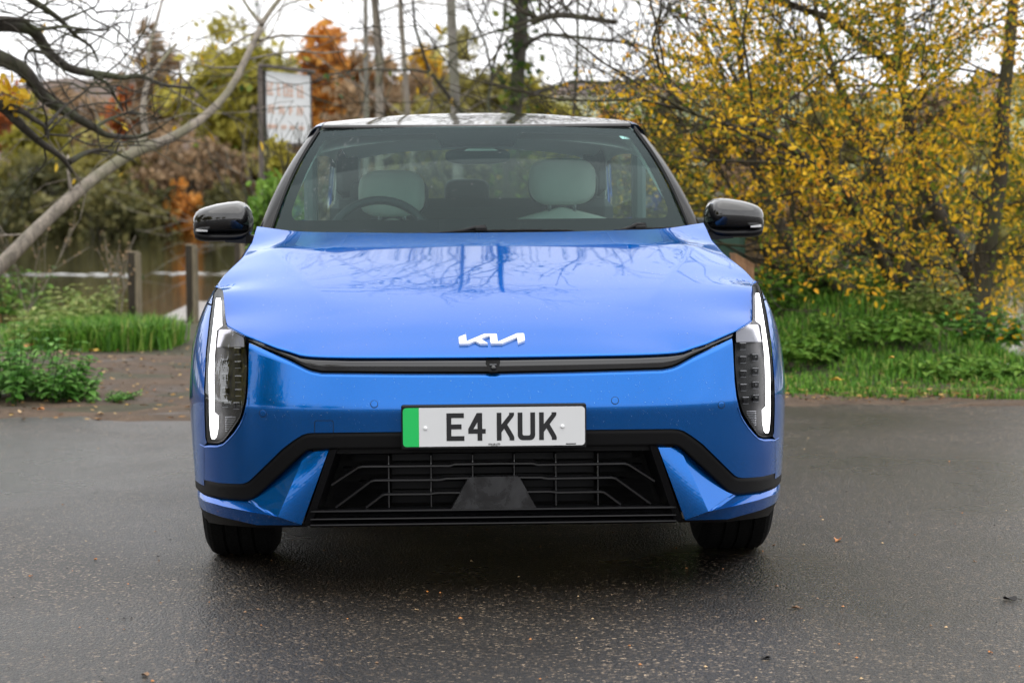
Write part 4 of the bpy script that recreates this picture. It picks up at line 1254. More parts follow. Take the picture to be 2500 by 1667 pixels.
def side_x(y, z):
    b0 = y - y0(z); xn = np.ones(np.broadcast(y, z).shape)
    for _ in range(4):
        b = np.clip((b0 - .03 * xn ** 2) / DEP, 0, 1)
        xn = (1 - (1 - b) ** 2) ** (1 / NEXP)
    return W(z, y) * xn

AX, AZ, AR = .88, .335, .350
def arch_front(z):
    dz = z - AZ
    return np.where(np.abs(dz) < AR, AX - np.sqrt(np.maximum(AR ** 2 - dz ** 2, 0)), 9)
def S(h, v, off=0.0):
    """fascia point for a half width h and a row v measured on the photograph (mean of both sides)"""
    h = np.asarray(h, float); v = np.asarray(v, float)
    h, v = np.broadcast_arrays(h, v)
    f = np.clip((h - 697) / 27.0, 0, 1)          # beyond 697 the skin wraps round the corner to the wheel arch
    h = np.minimum(h, 697)
    th = math.radians(0) + np.tan(PITCH + np.arctan((v - 833.5) / FPX))
    y = np.full(h.shape, .1)
    for _ in range(60):
        D = CAMD + y
        z = CAMH - D * th
        dep = D * math.cos(PITCH) + (CAMH - z) * math.sin(PITCH)
        x = h * dep / FPX
        y = .6 * y + .4 * np.clip(Fy(x, z), 0, .9)
    ye = np.minimum(.60, arch_front(z))
    yw = y + f * (ye - y)
    x = np.where(f > 0, side_x(yw, z), x); y = yw
    return np.stack([x, y + off * (1 - f), z], -1)

def fl(P, sgn):
    P = P.copy(); P[..., 0] *= sgn
    return P

def panel(name, P, mat, parent=car, depth=.018, smooth=True, back=True, lip=.0):
    """a pressed panel: the grid P plus a return flange along its rim"""
    mb = MB().grid(P)
    if depth:
        loops = [P[0, :], P[:, -1], P[-1, ::-1], P[::-1, 0]]
        loop = np.concatenate([l[:-1] for l in loops])
        n = len(loop)
        b = loop.copy(); b[:, 1] += depth
        F = [(i, (i + 1) % n, n + (i + 1) % n, n + i) for i in range(n)]
        mb.add(np.concatenate([loop, b]), F)
    return mb.build(name, mat, parent, smooth=smooth)

def ip(xs, ys): return lambda h: np.interp(np.abs(h), xs, ys)

strip_top = ip([0, 350, 430, 468, 490, 525, 552, 594], [878, 876, 873, 869.5, 861.5, 850.5, 838.5, 821])
strip_bot = ip([0, 200, 415, 440, 455, 470, 489, 540, 594], [907, 905, 901, 896, 890, 882, 872, 849, 826])
hood_edge = ip([0, 350, 430, 468, 490, 525, 552, 598, 643], [870.5, 868.5, 865.5, 862, 854, 843, 831, 813, 786])
trim_top = ip([0, 437, 452, 466, 487, 513, 585, 594, 603, 615, 640, 665, 724], [1052, 1052, 1053, 1057, 1070, 1089.5, 1160, 1168, 1172.5, 1174, 1173, 1171, 1157])
trim_bot = ip([0, 395, 445, 456, 468, 566, 576, 584, 596, 612, 660, 724], [1092, 1092, 1092.5, 1096, 1105, 1197, 1206, 1211, 1214, 1214.5, 1209, 1193])
bump_top = ip([0, 200, 415, 440, 455, 470, 489, 540, 591, 592, 594, 598, 603, 609, 616, 628, 642, 654, 668, 697],
              [913, 911, 907, 902, 896, 888, 878, 855, 832, 870, 930, 968, 992, 1013, 1027, 1046, 1062, 1074, 1078.5, 1078.5])

def cols(*segs):
    return np.unique(np.concatenate([np.linspace(a, b, n) for a, b, n in segs]))
def xpanel(hs, top, bot, rows, off=0.0, dens=None):
    t = np.linspace(0, 1, rows) if dens is None else dens
    T = top(hs); B = bot(hs)
    Vv = T[:, None] + (B - T)[:, None] * t[None, :]
    return S(np.abs(hs)[:, None] + 0 * Vv, Vv, off) * np.where(hs < 0, -1, 1)[:, None, None] ** np.array([1, 0, 0])[None, None, :]

# dark backing sheet added behind all front panels, so that the gaps read black
hs = cols((-705, 705, 121)); 
mb = MB().grid(xpanel(hs, lambda h: 880 + 0 * h, lambda h: 1086 + 0 * h, 12, .045))
for sg in (-1, 1):
    mb.grid(xpanel(np.linspace(470, 700, 30) * sg, lambda h: 1086 + 0 * h, lambda h: 1245 + 0 * h, 8, .075))
mb.build('gap_backing', M['dark_inner'], car, smooth=True)

# ---- hood
HF_h = np.array([0, 100, 200, 300, 350, 400, 430, 450, 468, 490, 525, 552, 575, 598, 620, 641.5, 643.5, 645.5, 648, 660])
HF_v = np.array([870.5, 870.2, 869.8, 869, 868.3, 867, 865.5, 864, 861, 853.5, 843, 831.5, 822, 813, 800.5, 788, 765, 730, 706, 697])
HFP = S(HF_h, HF_v, .0)
HFP[:, 1] += .004
_t = np.clip((788 - HF_v) / (788 - 697), 0, 1) * (HF_h > 640)
_y = HFP[:, 1] + .17 * _t ** .7
_th = np.tan(PITCH + np.arctan((HF_v - 833.5) / FPX))
_z = CAMH - (CAMD + _y) * _th
HFP = np.stack([HF_h * ((CAMD + _y) * math.cos(PITCH) + (CAMH - _z) * math.sin(PITCH)) / FPX, _y, _z], -1)
hx = HFP[:, 0].copy()
hx = np.maximum.accumulate(hx + np.arange(len(hx)) * 1e-5)
XT = hx[-1]
def hood_front(x):
    a = np.abs(x)
    return np.interp(a, hx, HFP[:, 1]), np.interp(a, hx, HFP[:, 2])
ZC = pchip([.02, .05, .09, .15, .25, .4, .55, .65, .74, .85, 1.0, 1.15, 1.24, 1.30, 1.34, 1.6], [.683, .698, .7155, .7395, .7785, .8275, .8690, .8920, .9118, .9350, .9655, .9965, 1.0152, 1.0275, 1.0355, 1.085])
def hood_rear(x): return 1.31 + .19 * (np.abs(x) / .79) ** 2.2
# residuals to the centre profile, thin-plate spline through control points
cp = []
for x_, y_, z_ in zip(HFP[:, 0], HFP[:, 1], HFP[:, 2]):
    cp.append((x_, y_, z_ - ZC(y_)))
for y_ in (.78, .88, 1.0, 1.15, 1.3, 1.45, 1.5):
    cp.append((float(SHX(y_)) - .010, y_, float(SHZ(y_)) + .003 - ZC(min(y_, 1.33))))
for x_, y_, dz in [(0, .2, 0), (0, .4, 0), (0, .6, 0), (0, .8, 0), (0, 1.0, 0), (0, 1.2, 0), (0, 1.31, 0), (.25, .25, -.001), (.25, .6, -.002), (.25, 1.0, -.002), (.25, 1.3, -.003),
                   (.45, .25, -.010), (.45, .5, -.007), (.5, .8, -.006), (.5, 1.1, -.007), (.5, 1.36, -.012), (.60, .40, -.012), (.66, .80, -.010), (.70, 1.15, -.014), (.68, 1.42, -.024)]:
    cp.append((x_, y_, dz))
cp = np.array(cp, float)
cp = np.concatenate([cp, cp[cp[:, 0] > 1e-6] * np.array([-1, 1, 1])])
def tps_phi(r2): return .5 * r2 * np.log(r2 + 1e-12)
def tps_fit(c, lam=2e-5):
    n = len(c); A = c[:, :2]
    K = tps_phi(((A[:, None] - A[None]) ** 2).sum(-1)) + lam * np.eye(n)
    Pm = np.concatenate([np.ones((n, 1)), A], 1)
    L = np.block([[K, Pm], [Pm.T, np.zeros((3, 3))]])
    w = np.linalg.solve(L, np.concatenate([c[:, 2], np.zeros(3)]))
    def f(x, y):
        r2 = (x[..., None] - A[:, 0]) ** 2 + (y[..., None] - A[:, 1]) ** 2
        return tps_phi(r2) @ w[:n] + w[n] + w[n + 1] * x + w[n + 2] * y
    return f
RES = tps_fit(cp)
def hood_z(x, y):
    x = np.asarray(x, float); y = np.asarray(y, float)
    a = np.abs(x)
    p0, p1 = np.array((.47, .36)), np.array((.735, 1.20))
    dv = (p1 - p0) / np.linalg.norm(p1 - p0)
    s = ((a - p0[0]) * dv[0] + (y - p0[1]) * dv[1]) / np.linalg.norm(p1 - p0)
    d = (a - p0[0]) * dv[1] - (y - p0[1]) * dv[0]
    ridge = .0042 * np.exp(-np.abs(d) / .075) * np.clip(np.sin(np.clip(s, 0, 1) * math.pi), 0, 1) ** .6
    return ZC(y) + RES(x, y) + ridge
qx = np.sin(np.linspace(-1, 1, 241) * math.pi / 2 * .86) / math.sin(math.pi / 2 * .86)
qx = np.unique(np.concatenate([qx, np.linspace(.92, 1, 12), -np.linspace(.92, 1, 12)]))
tt = np.linspace(0, 1, 70) ** 1.15
yf, zf = hood_front(qx * XT)
yr = hood_rear(qx * XT)
Y = yf[:, None] + (yr - yf)[:, None] * tt[None, :]
XL = np.where(Y < .70, XT, np.minimum(XT, SHX(Y) - .008 + .0 * Y))
X = qx[:, None] * XL
Z = hood_z(X, Y)
blend = np.exp(-tt * 22)[None, :]
Z = Z + (zf[:, None] - Z[:, :1]) * blend
HP = np.stack([X, Y, Z], -1)
# rounded leading edge
nose = HP[:, :1].copy(); nose[:, 0, 2] -= .007; nose[:, 0, 1] += .012
nose0 = HP[:, :1].copy(); nose0[:, 0, 2] -= .003; nose0[:, 0, 1] += .001
HPn = np.concatenate([nose, nose0, HP], 1)
hood = MB().grid(HPn).build('hood', M['paint'], car, smooth=True)

def hood_pt(h, v, lift=0.0):
    """point of the hood on a sight line of the mean photograph"""
    th = math.tan(PITCH + math.atan((v - 833.5) / FPX))
    lo, hi = .03, 1.3
    for _ in range(50):
        y = (lo + hi) / 2
        zz = CAMH - (CAMD + y) * th
        dep = (CAMD + y) * math.cos(PITCH) + (CAMH - zz) * math.sin(PITCH)
        x = h * dep / FPX
        if float(hood_z(np.array([x]), np.array([y]))[0]) > zz: hi = y
        else: lo = y
    return np.array((x, y - lift * .5, zz + lift))
bd = [(255, 315), (262, 298), (455, 226), (468, 232), (474, 424), (1000, 216), (1335, 215), (1355, 236), (1366, 448), (1930, 213), (2112, 209), (2140, 232), (2150, 395), (2140, 412), (1945, 490), (1935, 316), (1500, 488), (1185, 490), (1160, 468), (1146, 258), (885, 350), (1085, 493), (860, 494), (725, 414), (510, 494), (276, 496), (258, 482)]
b2 = [((x / 11.76 + 1100) - 1202.5, y / 11.76 + 800 + .5) for x, y in bd]
MB().prism(b2, lambda a, b: hood_pt(a, b, .006), lambda a, b: hood_pt(a, b, -.002)).build('badge', M['badge'], hood)

# ---- black light strip with the camera
hs = cols((-593, -430, 40), (-430, 430, 61), (430, 593, 40))
P = xpanel(hs, strip_top, strip_bot, 10, .010)
zm = .5 * (P[:, :1, 2] + P[:, -1:, 2])
P[:, :, 1] += .30 * np.maximum(zm - P[:, :, 2], 0)
P[:, 0, 1] += .006
strip = panel('light_strip', P, M['gloss_black'], depth=.02)
def sq(h, v, off): return S(abs(h), v, off) * np.array((math.copysign(1, h) if h else 1, 1, 1))
cpoly = [(-17, 879), (17, 879), (17.5, 884), (11.5, 905), (10, 906.5), (-8.5, 906.5), (-10, 905), (-17.5, 884)]
MB().prism(cpoly, lambda a, b: sq(a, b, -.012 if b > 888 else -.004), lambda a, b: sq(a, b, .02)).build('front_camera', M['trim_black'], strip)
c0 = S(1, 897, -.012)
MB().lathe([(-.004, .0), (-.004, .006), (-.001, .0075), (.004, .0078)], 'y', (0.001, c0[1], c0[2]), 20).build('camera_lens', M['gloss_black'], strip, smooth=True)
MB().box((0, c0[1] + .0035, c0[2] + .0098), (.020, .003, .0022)).build('camera_brow', M['dullmetal'], strip)

# ---- bumper skin
hs = cols((0, 415, 44), (415, 590, 60), (590, 600, 14), (600, 697, 50))
hs = np.concatenate([-hs[::-1], hs[1:]])
dens = np.concatenate([np.linspace(0, .06, 4)[:-1], np.linspace(.06, .94, 34), np.linspace(.94, 1, 4)[1:]])
P = xpanel(hs, bump_top, lambda h: trim_top(h) - 1.0, 0, 0, dens)
P[:, 0, 1] += .010; P[:, 1, 1] += .003
bumper = panel('front_bumper', P, M['paint'], depth=.02)
for sgn, arr in ((-1, [(907, 985), (638, 1005)]), (1, [(1495.5, 978.5), (1758.5, 992)])):
    for u, v in arr:
        h = abs(u - 1195 - (8 if sgn < 0 else 8)) if False else abs(u - 1198)
        c = S(h, v + sgn * 2.0, 0); n_ = S(np.array([h - 3, h + 3]), np.array([v, v])); sl = (n_[1, 1] - n_[0, 1]) / (n_[1, 0] - n_[0, 0])
        th = np.linspace(0, 2 * math.pi, 25)[:-1]
        def ring(r, dy):
            x = c[0] + r * np.cos(th); z = c[2] + r * np.sin(th)
            return np.stack([x * sgn, Fy(x, z) + dy, z], 1)
        R_ = [ring(.0098, .0), ring(.0098, -.0007), ring(.0090, -.0009), ring(.004, -.0009), ring(.0002, -.0009)]
        MB().grid(np.stack(R_, 1), close_u=True).build('parking_sensor', M['paint'], bumper, smooth=True)
        R_ = [ring(.0112, -.0006), ring(.0099, -.0006)]
        MB().grid(np.stack(R_, 1), close_u=True).build('sensor_gap', M['dark_inner'], bumper, smooth=True)
# towing-eye cover, left side only
def tow_outline(g):
    pts = []
    for cx, cy, a0 in ((432 - g, 1022 + g, 270), (399 + g, 1022 + g, 180), (399 + g, 1056 - g, 90), (432 - g, 1056 - g, 0)):
        pass
    q = []
    for cx, cy, a0 in ((430, 1027, -90), (430, 1057, 0), (396, 1057, 90), (396, 1027, 180)):
        for a in np.linspace(a0, a0 + 90, 5):
            r_ = 6 - g
            q.append((cx + r_ * math.cos(math.radians(a)), cy + r_ * math.sin(math.radians(a))))
    return np.array(q)
a, b = tow_outline(0), tow_outline(1.1)
PA = S(a[:, 0], a[:, 1], -.0009); PB = S(b[:, 0], b[:, 1], -.0009)
MB().grid(np.stack([fl(PA, -1), fl(PB, -1)], 1), close_u=True).build('tow_cover_gap', M['dark_inner'], bumper)

# ---- black trim band and lower flares
hs = cols((0, 395, 24), (395, 724, 130)); hs = np.concatenate([-hs[::-1], hs[1:]])
P = xpanel(hs, trim_top, trim_bot, 8, .004)
P[:, 0, 1] += .004
fw = np.clip((np.abs(hs) - 697) / 27, 0, 1)
last = P[:, -1:].copy(); last[:, 0, 1] += .040 * (1 - fw); last[:, 0, 2] += .002
panel('trim_band', np.concatenate([P, last], 1), M['trim_black'], depth=.006)

def patch(c00, c10, c11, c01, n, m):
    """bilinear patch on the fascia, corners (h, v, offset)"""
    s = np.linspace(0, 1, n)[:, None]; t = np.linspace(0, 1, m)[None, :]
    A = [np.array(q, float) for q in (c00, c10, c11, c01)]
    G = [(1 - s) * (1 - t) * A[0][k] + s * (1 - t) * A[1][k] + s * t * A[2][k] + (1 - s) * t * A[3][k] for k in range(3)]
    Q = S(G[0], G[1]); Q[..., 1] += G[2]
    return Q
def curve_patch(top, bot, n, m):
    """patch between two polylines [(h, v, off)] of equal length"""
    def res(pl):
        pl = np.array(pl, float); d = np.r_[0, np.cumsum(np.hypot(np.diff(pl[:, 0]), np.diff(pl[:, 1])))]
        s = np.linspace(0, d[-1], n); return np.stack([np.interp(s, d, pl[:, k]) for k in range(3)], 1)
    A, B = res(top), res(bot)
    t = np.linspace(0, 1, m)[None, :, None]
    G = A[:, None] * (1 - t) + B[:, None] * t
    Q = S(G[..., 0], G[..., 1]); Q[..., 1] += G[..., 2]
    return Q
for sgn in (-1, 1):
    mb = MB()
    po, rc = -.024, .075
    # blade front face, its small top bevel, the recessed triangle, the shelf and the lower face
    ta, tb, tc = .022, -.058, .004
    mb.grid(fl(curve_patch([(403, 1096, -.004), (458, 1099, ta)], [(466, 1270, -.035), (521, 1247, tb)], 8, 16), sgn))
    mb.grid(fl(curve_patch([(401, 1092, .014), (446, 1092.5, .026)], [(403, 1096, -.004), (458, 1099, ta)], 8, 3), sgn))
    A3, B3, C3 = S(458, 1099, ta), S(521, 1247, tb), S(588, 1213, tc)
    s3, t3 = np.meshgrid(np.linspace(0, 1, 8), np.linspace(0, 1, 8), indexing='ij')
    mb.grid(fl(A3 + (B3 - A3) * (s3 * (1 - t3))[..., None] + (C3 - A3) * (s3 * t3)[..., None], sgn))
    mb.grid(fl(np.stack([np.linspace(S(446, 1092.5, .026), C3, 9), np.linspace(A3, C3, 9)], 1), sgn))
    mb.grid(fl(curve_patch([(588, 1213, tc), (598, 1215, .012), (660, 1210, .012), (716, 1196, .012)], [(521, 1247, tb), (580, 1237, -.05), (650, 1224, -.03), (717, 1207, -.003)], 22, 6), sgn))
    mb.grid(fl(curve_patch([(521, 1247, tb), (580, 1237, -.05), (650, 1224, -.03), (717, 1207, -.003)], [(466, 1271, -.034), (573, 1270, -.030), (660, 1251, -.01), (711, 1232, .004)], 22, 8), sgn))
    mb.build('bumper_flare', M['paint'], car, smooth=False)
# black skirt under the flares
for sgn in (-1, 1):
    P = fl(curve_patch([(455, 1271, .004), (573, 1271, .0), (660, 1252, .008), (714, 1231, .012)], [(455, 1286, .05), (573, 1288, .06), (660, 1279, .06), (700, 1271, .06)], 24, 5), sgn)
    MB().grid(P).build('lower_skirt', M['trim_black'], car, smooth=True)

def radar_mat():
    m, nt, b = nodes_of('radar_plastic')
    tx = nt.nodes.new('ShaderNodeTexCoord').outputs['Object']
    n = noise(nt, tx, 9, 6, .65, .5)
    nt.links.new(ramp(nt, n, [(.38, (.10, .10, .10)), (.62, (.5, .5, .5))]), b.inputs['Roughness'])
    nt.links.new(ramp(nt, n, [(.35, (.008, .008, .009)), (.65, (.030, .031, .034))]), b.inputs['Base Color'])
    b.inputs['Coat Weight'].default_value = .25; b.inputs['Coat Roughness'].default_value = .12
    return m
# ---- grille: opening, bars, pillars, radar plate, lip
def gp(h, v, off): return sq(h, v, off)
hs = cols((-440, 440, 45))
mb = MB(); mb.grid(xpanel(hs, lambda h: 1085 + 0 * h, lambda h: 1250 + 0 * h, 6, .15))
grille = mb.build('grille', M['dark_inner'], car)
mb = MB(); mb.grid(xpanel(hs, lambda h: 1092 + 0 * h, lambda h: 1104 + 0 * h, 3, .012)); mb.grid(np.stack([xpanel(hs, lambda h: 1104 + 0 * h, lambda h: 1104 + 0 * h + 1e-6, 1, o_)[:, 0] for o_ in (.012, .11)], 1))
mb.build('upper_lip', M['trim_black'], grille)
for (h0, h1) in ((-331, -258), (-250, -155), (-150, -53), (-48, 48), (53, 150), (155, 250), (258, 331)):
    for v0, v1 in ((1112, 1132), (1146, 1166), (1180, 1202), (1214, 1237)):
        m1 = .5 * (h0 + h1)
        if abs(h0) > 300 or abs(h1) > 300:
            ext = {1112: 345, 1146: 372, 1180: 330, 1214: 290}[v0]
            h0_, h1_ = (-ext, h1) if h0 < 0 else (h0, ext)
        else: h0_, h1_ = h0, h1
        hh = np.linspace(h0_, h1_, 8)
        G = np.stack([np.stack([gp(h, v, o) for h in hh]) for v, o in ((v0, .125), (v0 + 3, .100), (v1 - 2, .095), (v1, .12))], 1)
        MB().grid(G).build('grille_shutter', M['shutter'], grille, smooth=False)
def bar(pl, thick, off, dep, name, mat='gloss_black'):
    for sgn in (-1, 1):
        pts = [(sgn * h, v) for h, v in pl]
        A = np.array([gp(h, v, off) for h, v in pts]); 
        d = np.gradient(A, axis=0); nrm = np.stack([-d[:, 2], 0 * d[:, 0], d[:, 0]], 1); nrm /= np.linalg.norm(nrm, axis=1)[:, None]
        nrm *= np.sign(nrm[:, 2:3] + 1e-9)
        T = thick / 2
        G = np.stack([A + nrm * T + np.array((0, dep, 0)), A + nrm * T + np.array((0, .003, 0)), A + nrm * (T - .0025), A - nrm * (T - .0025), A - nrm * T + np.array((0, .003, 0)), A - nrm * T + np.array((0, dep, 0))], 1)
        MB().grid(G).build(name, M[mat], grille, smooth=False)
bar([(396, 1181), (331, 1139), (320, 1136.5), (108, 1137), (95, 1133.5), (0, 1133)], .0095, .018, .05, 'grille_bar')
bar([(386, 1236), (300, 1173), (289, 1170.5), (133, 1171), (116, 1168), (58, 1167.5)], .0095, .018, .05, 'grille_bar')
bar([(312, 1237), (272, 1207), (262, 1205), (156, 1205.5), (140, 1203), (78, 1203)], .0095, .018, .05, 'grille_bar')
for h in (51, 153, 256.5):
    for sgn in (-1, 1):
        p0, p1 = gp(sgn * h, 1112, .03), gp(sgn * h, 1238, .03)
        MB().box((p0 + p1) / 2 + np.array((0, .02, 0)), (.0055, .045, p0[2] - p1[2]), bev=.0015).build('grille_upright', M['gloss_black'], grille)
# fine horizontal ribs in the outer fields
for sgn in (-1, 1):
    mb = MB()
    for v in np.arange(1112, 1238, 3.2):
        ho = 358 + (v - 1105) * .33
        if 1130 < v < 1146 or 1166 < v < 1180: continue
        A, B = gp(sgn * 262, v, .092), gp(sgn * min(ho, 400), v, .092)
        mb.tube([A, (A + B) / 2, B], .0010, 4, cap=False)
    mb.build('fine_ribs', M['satin_black'], grille)
rp = [(-57, 1164), (57, 1163), (63, 1166), (101, 1235), (104, 1239), (-104, 1239), (-101, 1235), (-63, 1167)]
MB().prism(rp, lambda a, b: gp(a, b, -.012 + (1239 - b) * .00022), lambda a, b: gp(a, b, .05)).build('radar_cover', radar_mat(), grille)
for sgn in (-1, 1):
    mb = MB()
    mb.grid(fl(curve_patch([(382, 1092, .0), (399, 1092, -.012)], [(444, 1277, .0), (462, 1276, -.008)], 4, 14), sgn))
    mb.grid(fl(curve_patch([(368, 1100, .10), (382, 1092, .0)], [(425, 1262, .10), (444, 1277, .0)], 4, 14), sgn))
    mb.grid(fl(curve_patch([(399, 1092, -.012), (402, 1093, .02)], [(462, 1276, -.008), (466, 1276, .02)], 3, 14), sgn))
    mb.build('grille_pillar', M['satin_black'], car, smooth=False)
hs = cols((-446, 446, 61))
prof = [(1238.5, .055), (1239.5, -.010), (1243, -.012), (1252, .02), (1257, .012), (1258.5, -.014), (1261, -.016), (1268, .012), (1272.5, -.016), (1275, -.018), (1281, .0), (1287, .08)]
G = np.stack([np.stack([gp(h, v - (3 if abs(h) < 300 else 0) * 0, o) for h in hs]) for v, o in prof], 1)
MB().grid(G).build('lower_lip', M['satin_black'], car, smooth=False)

# ---- number plate
def plate_xz(zx, zy):       # from the measured plate picture to metres
    return ((zx - 1168) * .000244, -(zy - 325) * .000244)
pc = S(0, 1037.5, 0); PZ = pc[2]
plate = mesh('number_plate', *(lambda m_: (np.concatenate(m_.V), m_.F))(MB().box((0, -.012, PZ - .001), (.529, .022, .129), bev=.004)), M['satin_black'], car, smooth=False)
def rrect(x0, x1, z0, z1, r, left=True, right=True, n=5):
    pts = []
    for (cx, cz, a0, do) in ((x1 - r, z1 - r, 0, right), (x0 + r, z1 - r, 90, left), (x0 + r, z0 + r, 180, left), (x1 - r, z0 + r, 270, right)):
        if do: pts += [(cx + r * math.cos(math.radians(a)), cz + r * math.sin(math.radians(a))) for a in np.linspace(a0, a0 + 90, n)]
        else: pts.append((x1 if cx > (x0 + x1) / 2 else x0, z1 if cz > (z0 + z1) / 2 else z0))
    return pts
def flat(poly, yf, yb): return MB().prism(poly, lambda a, b: (a, yf, PZ + b), lambda a, b: (a, yb, PZ + b))
flat(rrect(-.214, .26, -.0555, .0555, .010, left=False), -.0275, -.0225).build('reflective_face', M['plate'], plate)
flat(rrect(-.26, -.2142, -.0555, .0555, .010, right=False), -.0275, -.0225).build('green_flash', M['plate_green'], plate)
def glyph(polys, name='character'):
    mb = MB()
    for pl in polys:
        q = [plate_xz(*p) for p in pl]
        n = len(q)
        mb.add(np.array([(a, -.0283, PZ + b) for a, b in q] + [(a, -.0274, PZ + b) for a, b in q]), [tuple(range(n)), tuple(range(2 * n - 1, n - 1, -1))] + [(i, n + i, n + (i + 1) % n, (i + 1) % n) for i in range(n)])
    return mb.build(name, M['ink'], plate)
y0g, y1g = 162, 488
glyph([[(612, y0g), (816, y0g), (816, y0g + 57), (668, y0g + 57), (668, y1g - 57), (820, y1g - 57), (820, y1g), (612, y1g)], [(668, 293), (788, 293), (788, 351), (668, 351)]])
glyph([[(970, y0g), (1026, y0g), (1026, 349), (1070, 349), (1070, 405), (1030, 405), (1030, y1g), (974, y1g), (974, 405), (866, 405), (866, 345)][0:0] or [(974, 349), (974, y0g + 60), (978, y0g), (1030, y0g), (1030, y1g), (974, y1g), (974, 405)],
       [(866, 349), (974, 349), (974, 405), (866, 405)], [(1030, 349), (1070, 349), (1070, 405), (1030, 405)], [(866, 349), (966, y0g), (978, y0g), (974, y0g + 108), (928, 349)]])
def K(x):
    glyph([[(x, y0g), (x + 55, y0g), (x + 55, y1g), (x, y1g)],
           [(x + 55, 300), (x + 146, 186), (x + 146, y0g), (x + 203, y0g), (x + 203, 190), (x + 192, 212), (x + 55, 392)],
           [(x + 84, 345), (x + 122, 300), (x + 196, 428), (x + 205, 452), (x + 205, y1g), (x + 150, y1g), (x + 148, 458)]])
K(1200)
ar = [math.radians(a) for a in np.linspace(0, 90, 8)]
Ux = 1445
outer = [(Ux, y0g), (Ux, y1g - 62)] + [(Ux + 62 - 62 * math.cos(a), y1g - 62 + 62 * math.sin(a)) for a in ar] + [(Ux + 142 + 62 * math.sin(a), y1g - 62 + 62 * math.cos(a)) for a in ar] + [(Ux + 204, y0g), (Ux + 148, y0g)]
inner = [(Ux + 148, y1g - 76), (Ux + 142, y1g - 60), (Ux + 128, y1g - 56), (Ux + 74, y1g - 56), (Ux + 60, y1g - 62), (Ux + 56, y1g - 76), (Ux + 56, y0g)]
glyph([outer + inner])
K(1696)
for zx, zy in ((365, 336), (1970, 330)):
    a, b = plate_xz(zx, zy)
    MB().lathe([(-.0045, 0), (-.0045, .003), (-.003, .0055), (0, .0062)], 'y', (a, -.0275, PZ + b), 20).build('screw_cap', M['white_plastic'], plate, smooth=True)
def text_obj(body, size, loc, mat, parent, name, rot=(math.pi / 2, 0, 0), align='CENTER', bold=0.0):
    cu = bpy.data.curves.new(name, 'FONT'); cu.body = body; cu.size = size; cu.align_x = align; cu.extrude = .0003; cu.offset = bold
    tmp = bpy.data.objects.new(name, cu); COL.objects.link(tmp)
    bpy.context.view_layer.update()
    me = bpy.data.meshes.new_from_object(tmp.evaluated_get(bpy.context.evaluated_depsgraph_get()))
    bpy.data.objects.remove(tmp); bpy.data.curves.remove(cu)
    me.materials.clear(); me.materials.append(mat)
    o = new_obj(name, me, parent); o.location = loc; o.rotation_euler = rot
    return o
a, b = plate_xz(1170, 538); text_obj('KIA UK LTD', .0062, (a, -.0281, PZ + b), M['ink'], plate, 'supplier_print', bold=.0002)
a, b = plate_xz(1170, 554); text_obj('K7TQ W1', .0042, (a, -.0281, PZ + b), M['ink'], plate, 'postcode_print')
a, b = plate_xz(2068, 536)
flat([(a - .0143, b - .0016), (a + .0143, b - .0016), (a + .0143, b + .0016), (a - .0143, b + .0016)], -.0281, -.0275).build('maker_mark', M['ink'], plate)

# ---- headlights
hin = ip([697, 701, 706, 787, 800, 814.5, 830, 885, 930, 962, 985, 1011, 1022, 1040, 1058, 1069, 1073], [660, 650, 646.5, 643, 623, 599, 597, 595.5, 598, 601, 606, 613.5, 620, 632, 645, 654, 664])
hout = ip([697, 716, 770, 850, 942, 1000, 1060, 1070, 1073], [664, 668.5, 678.5, 689, 694.5, 694.5, 692.5, 691, 688])
vs = np.unique(np.concatenate([np.linspace(697, 708, 6), np.linspace(708, 786, 16), np.linspace(786, 815, 10), np.linspace(815, 1058, 40), np.linspace(1058, 1073, 8)]))
def zpanel(vs, a, b, n, off, ga=0, gb=0):
    s = np.linspace(0, 1, n)
    A = a(vs) + ga; B = b(vs) - gb
    Hh = A[:, None] + (B - A)[:, None] * s[None]
    return S(Hh, vs[:, None] + 0 * Hh, off)
drl_in = ip([722, 726, 790, 800, 846, 867, 900, 921, 1000, 1009, 1041, 1060, 1065], [656, 654.5, 654, 667, 671.5, 673.5, 675, 675.5, 675.5, 666, 667, 670.5, 674.5])
drl_out = ip([722, 726, 790, 846, 867, 900, 1000, 1040, 1060, 1065], [664, 665, 674, 681.5, 684, 686.5, 686.5, 685, 682.5, 680])
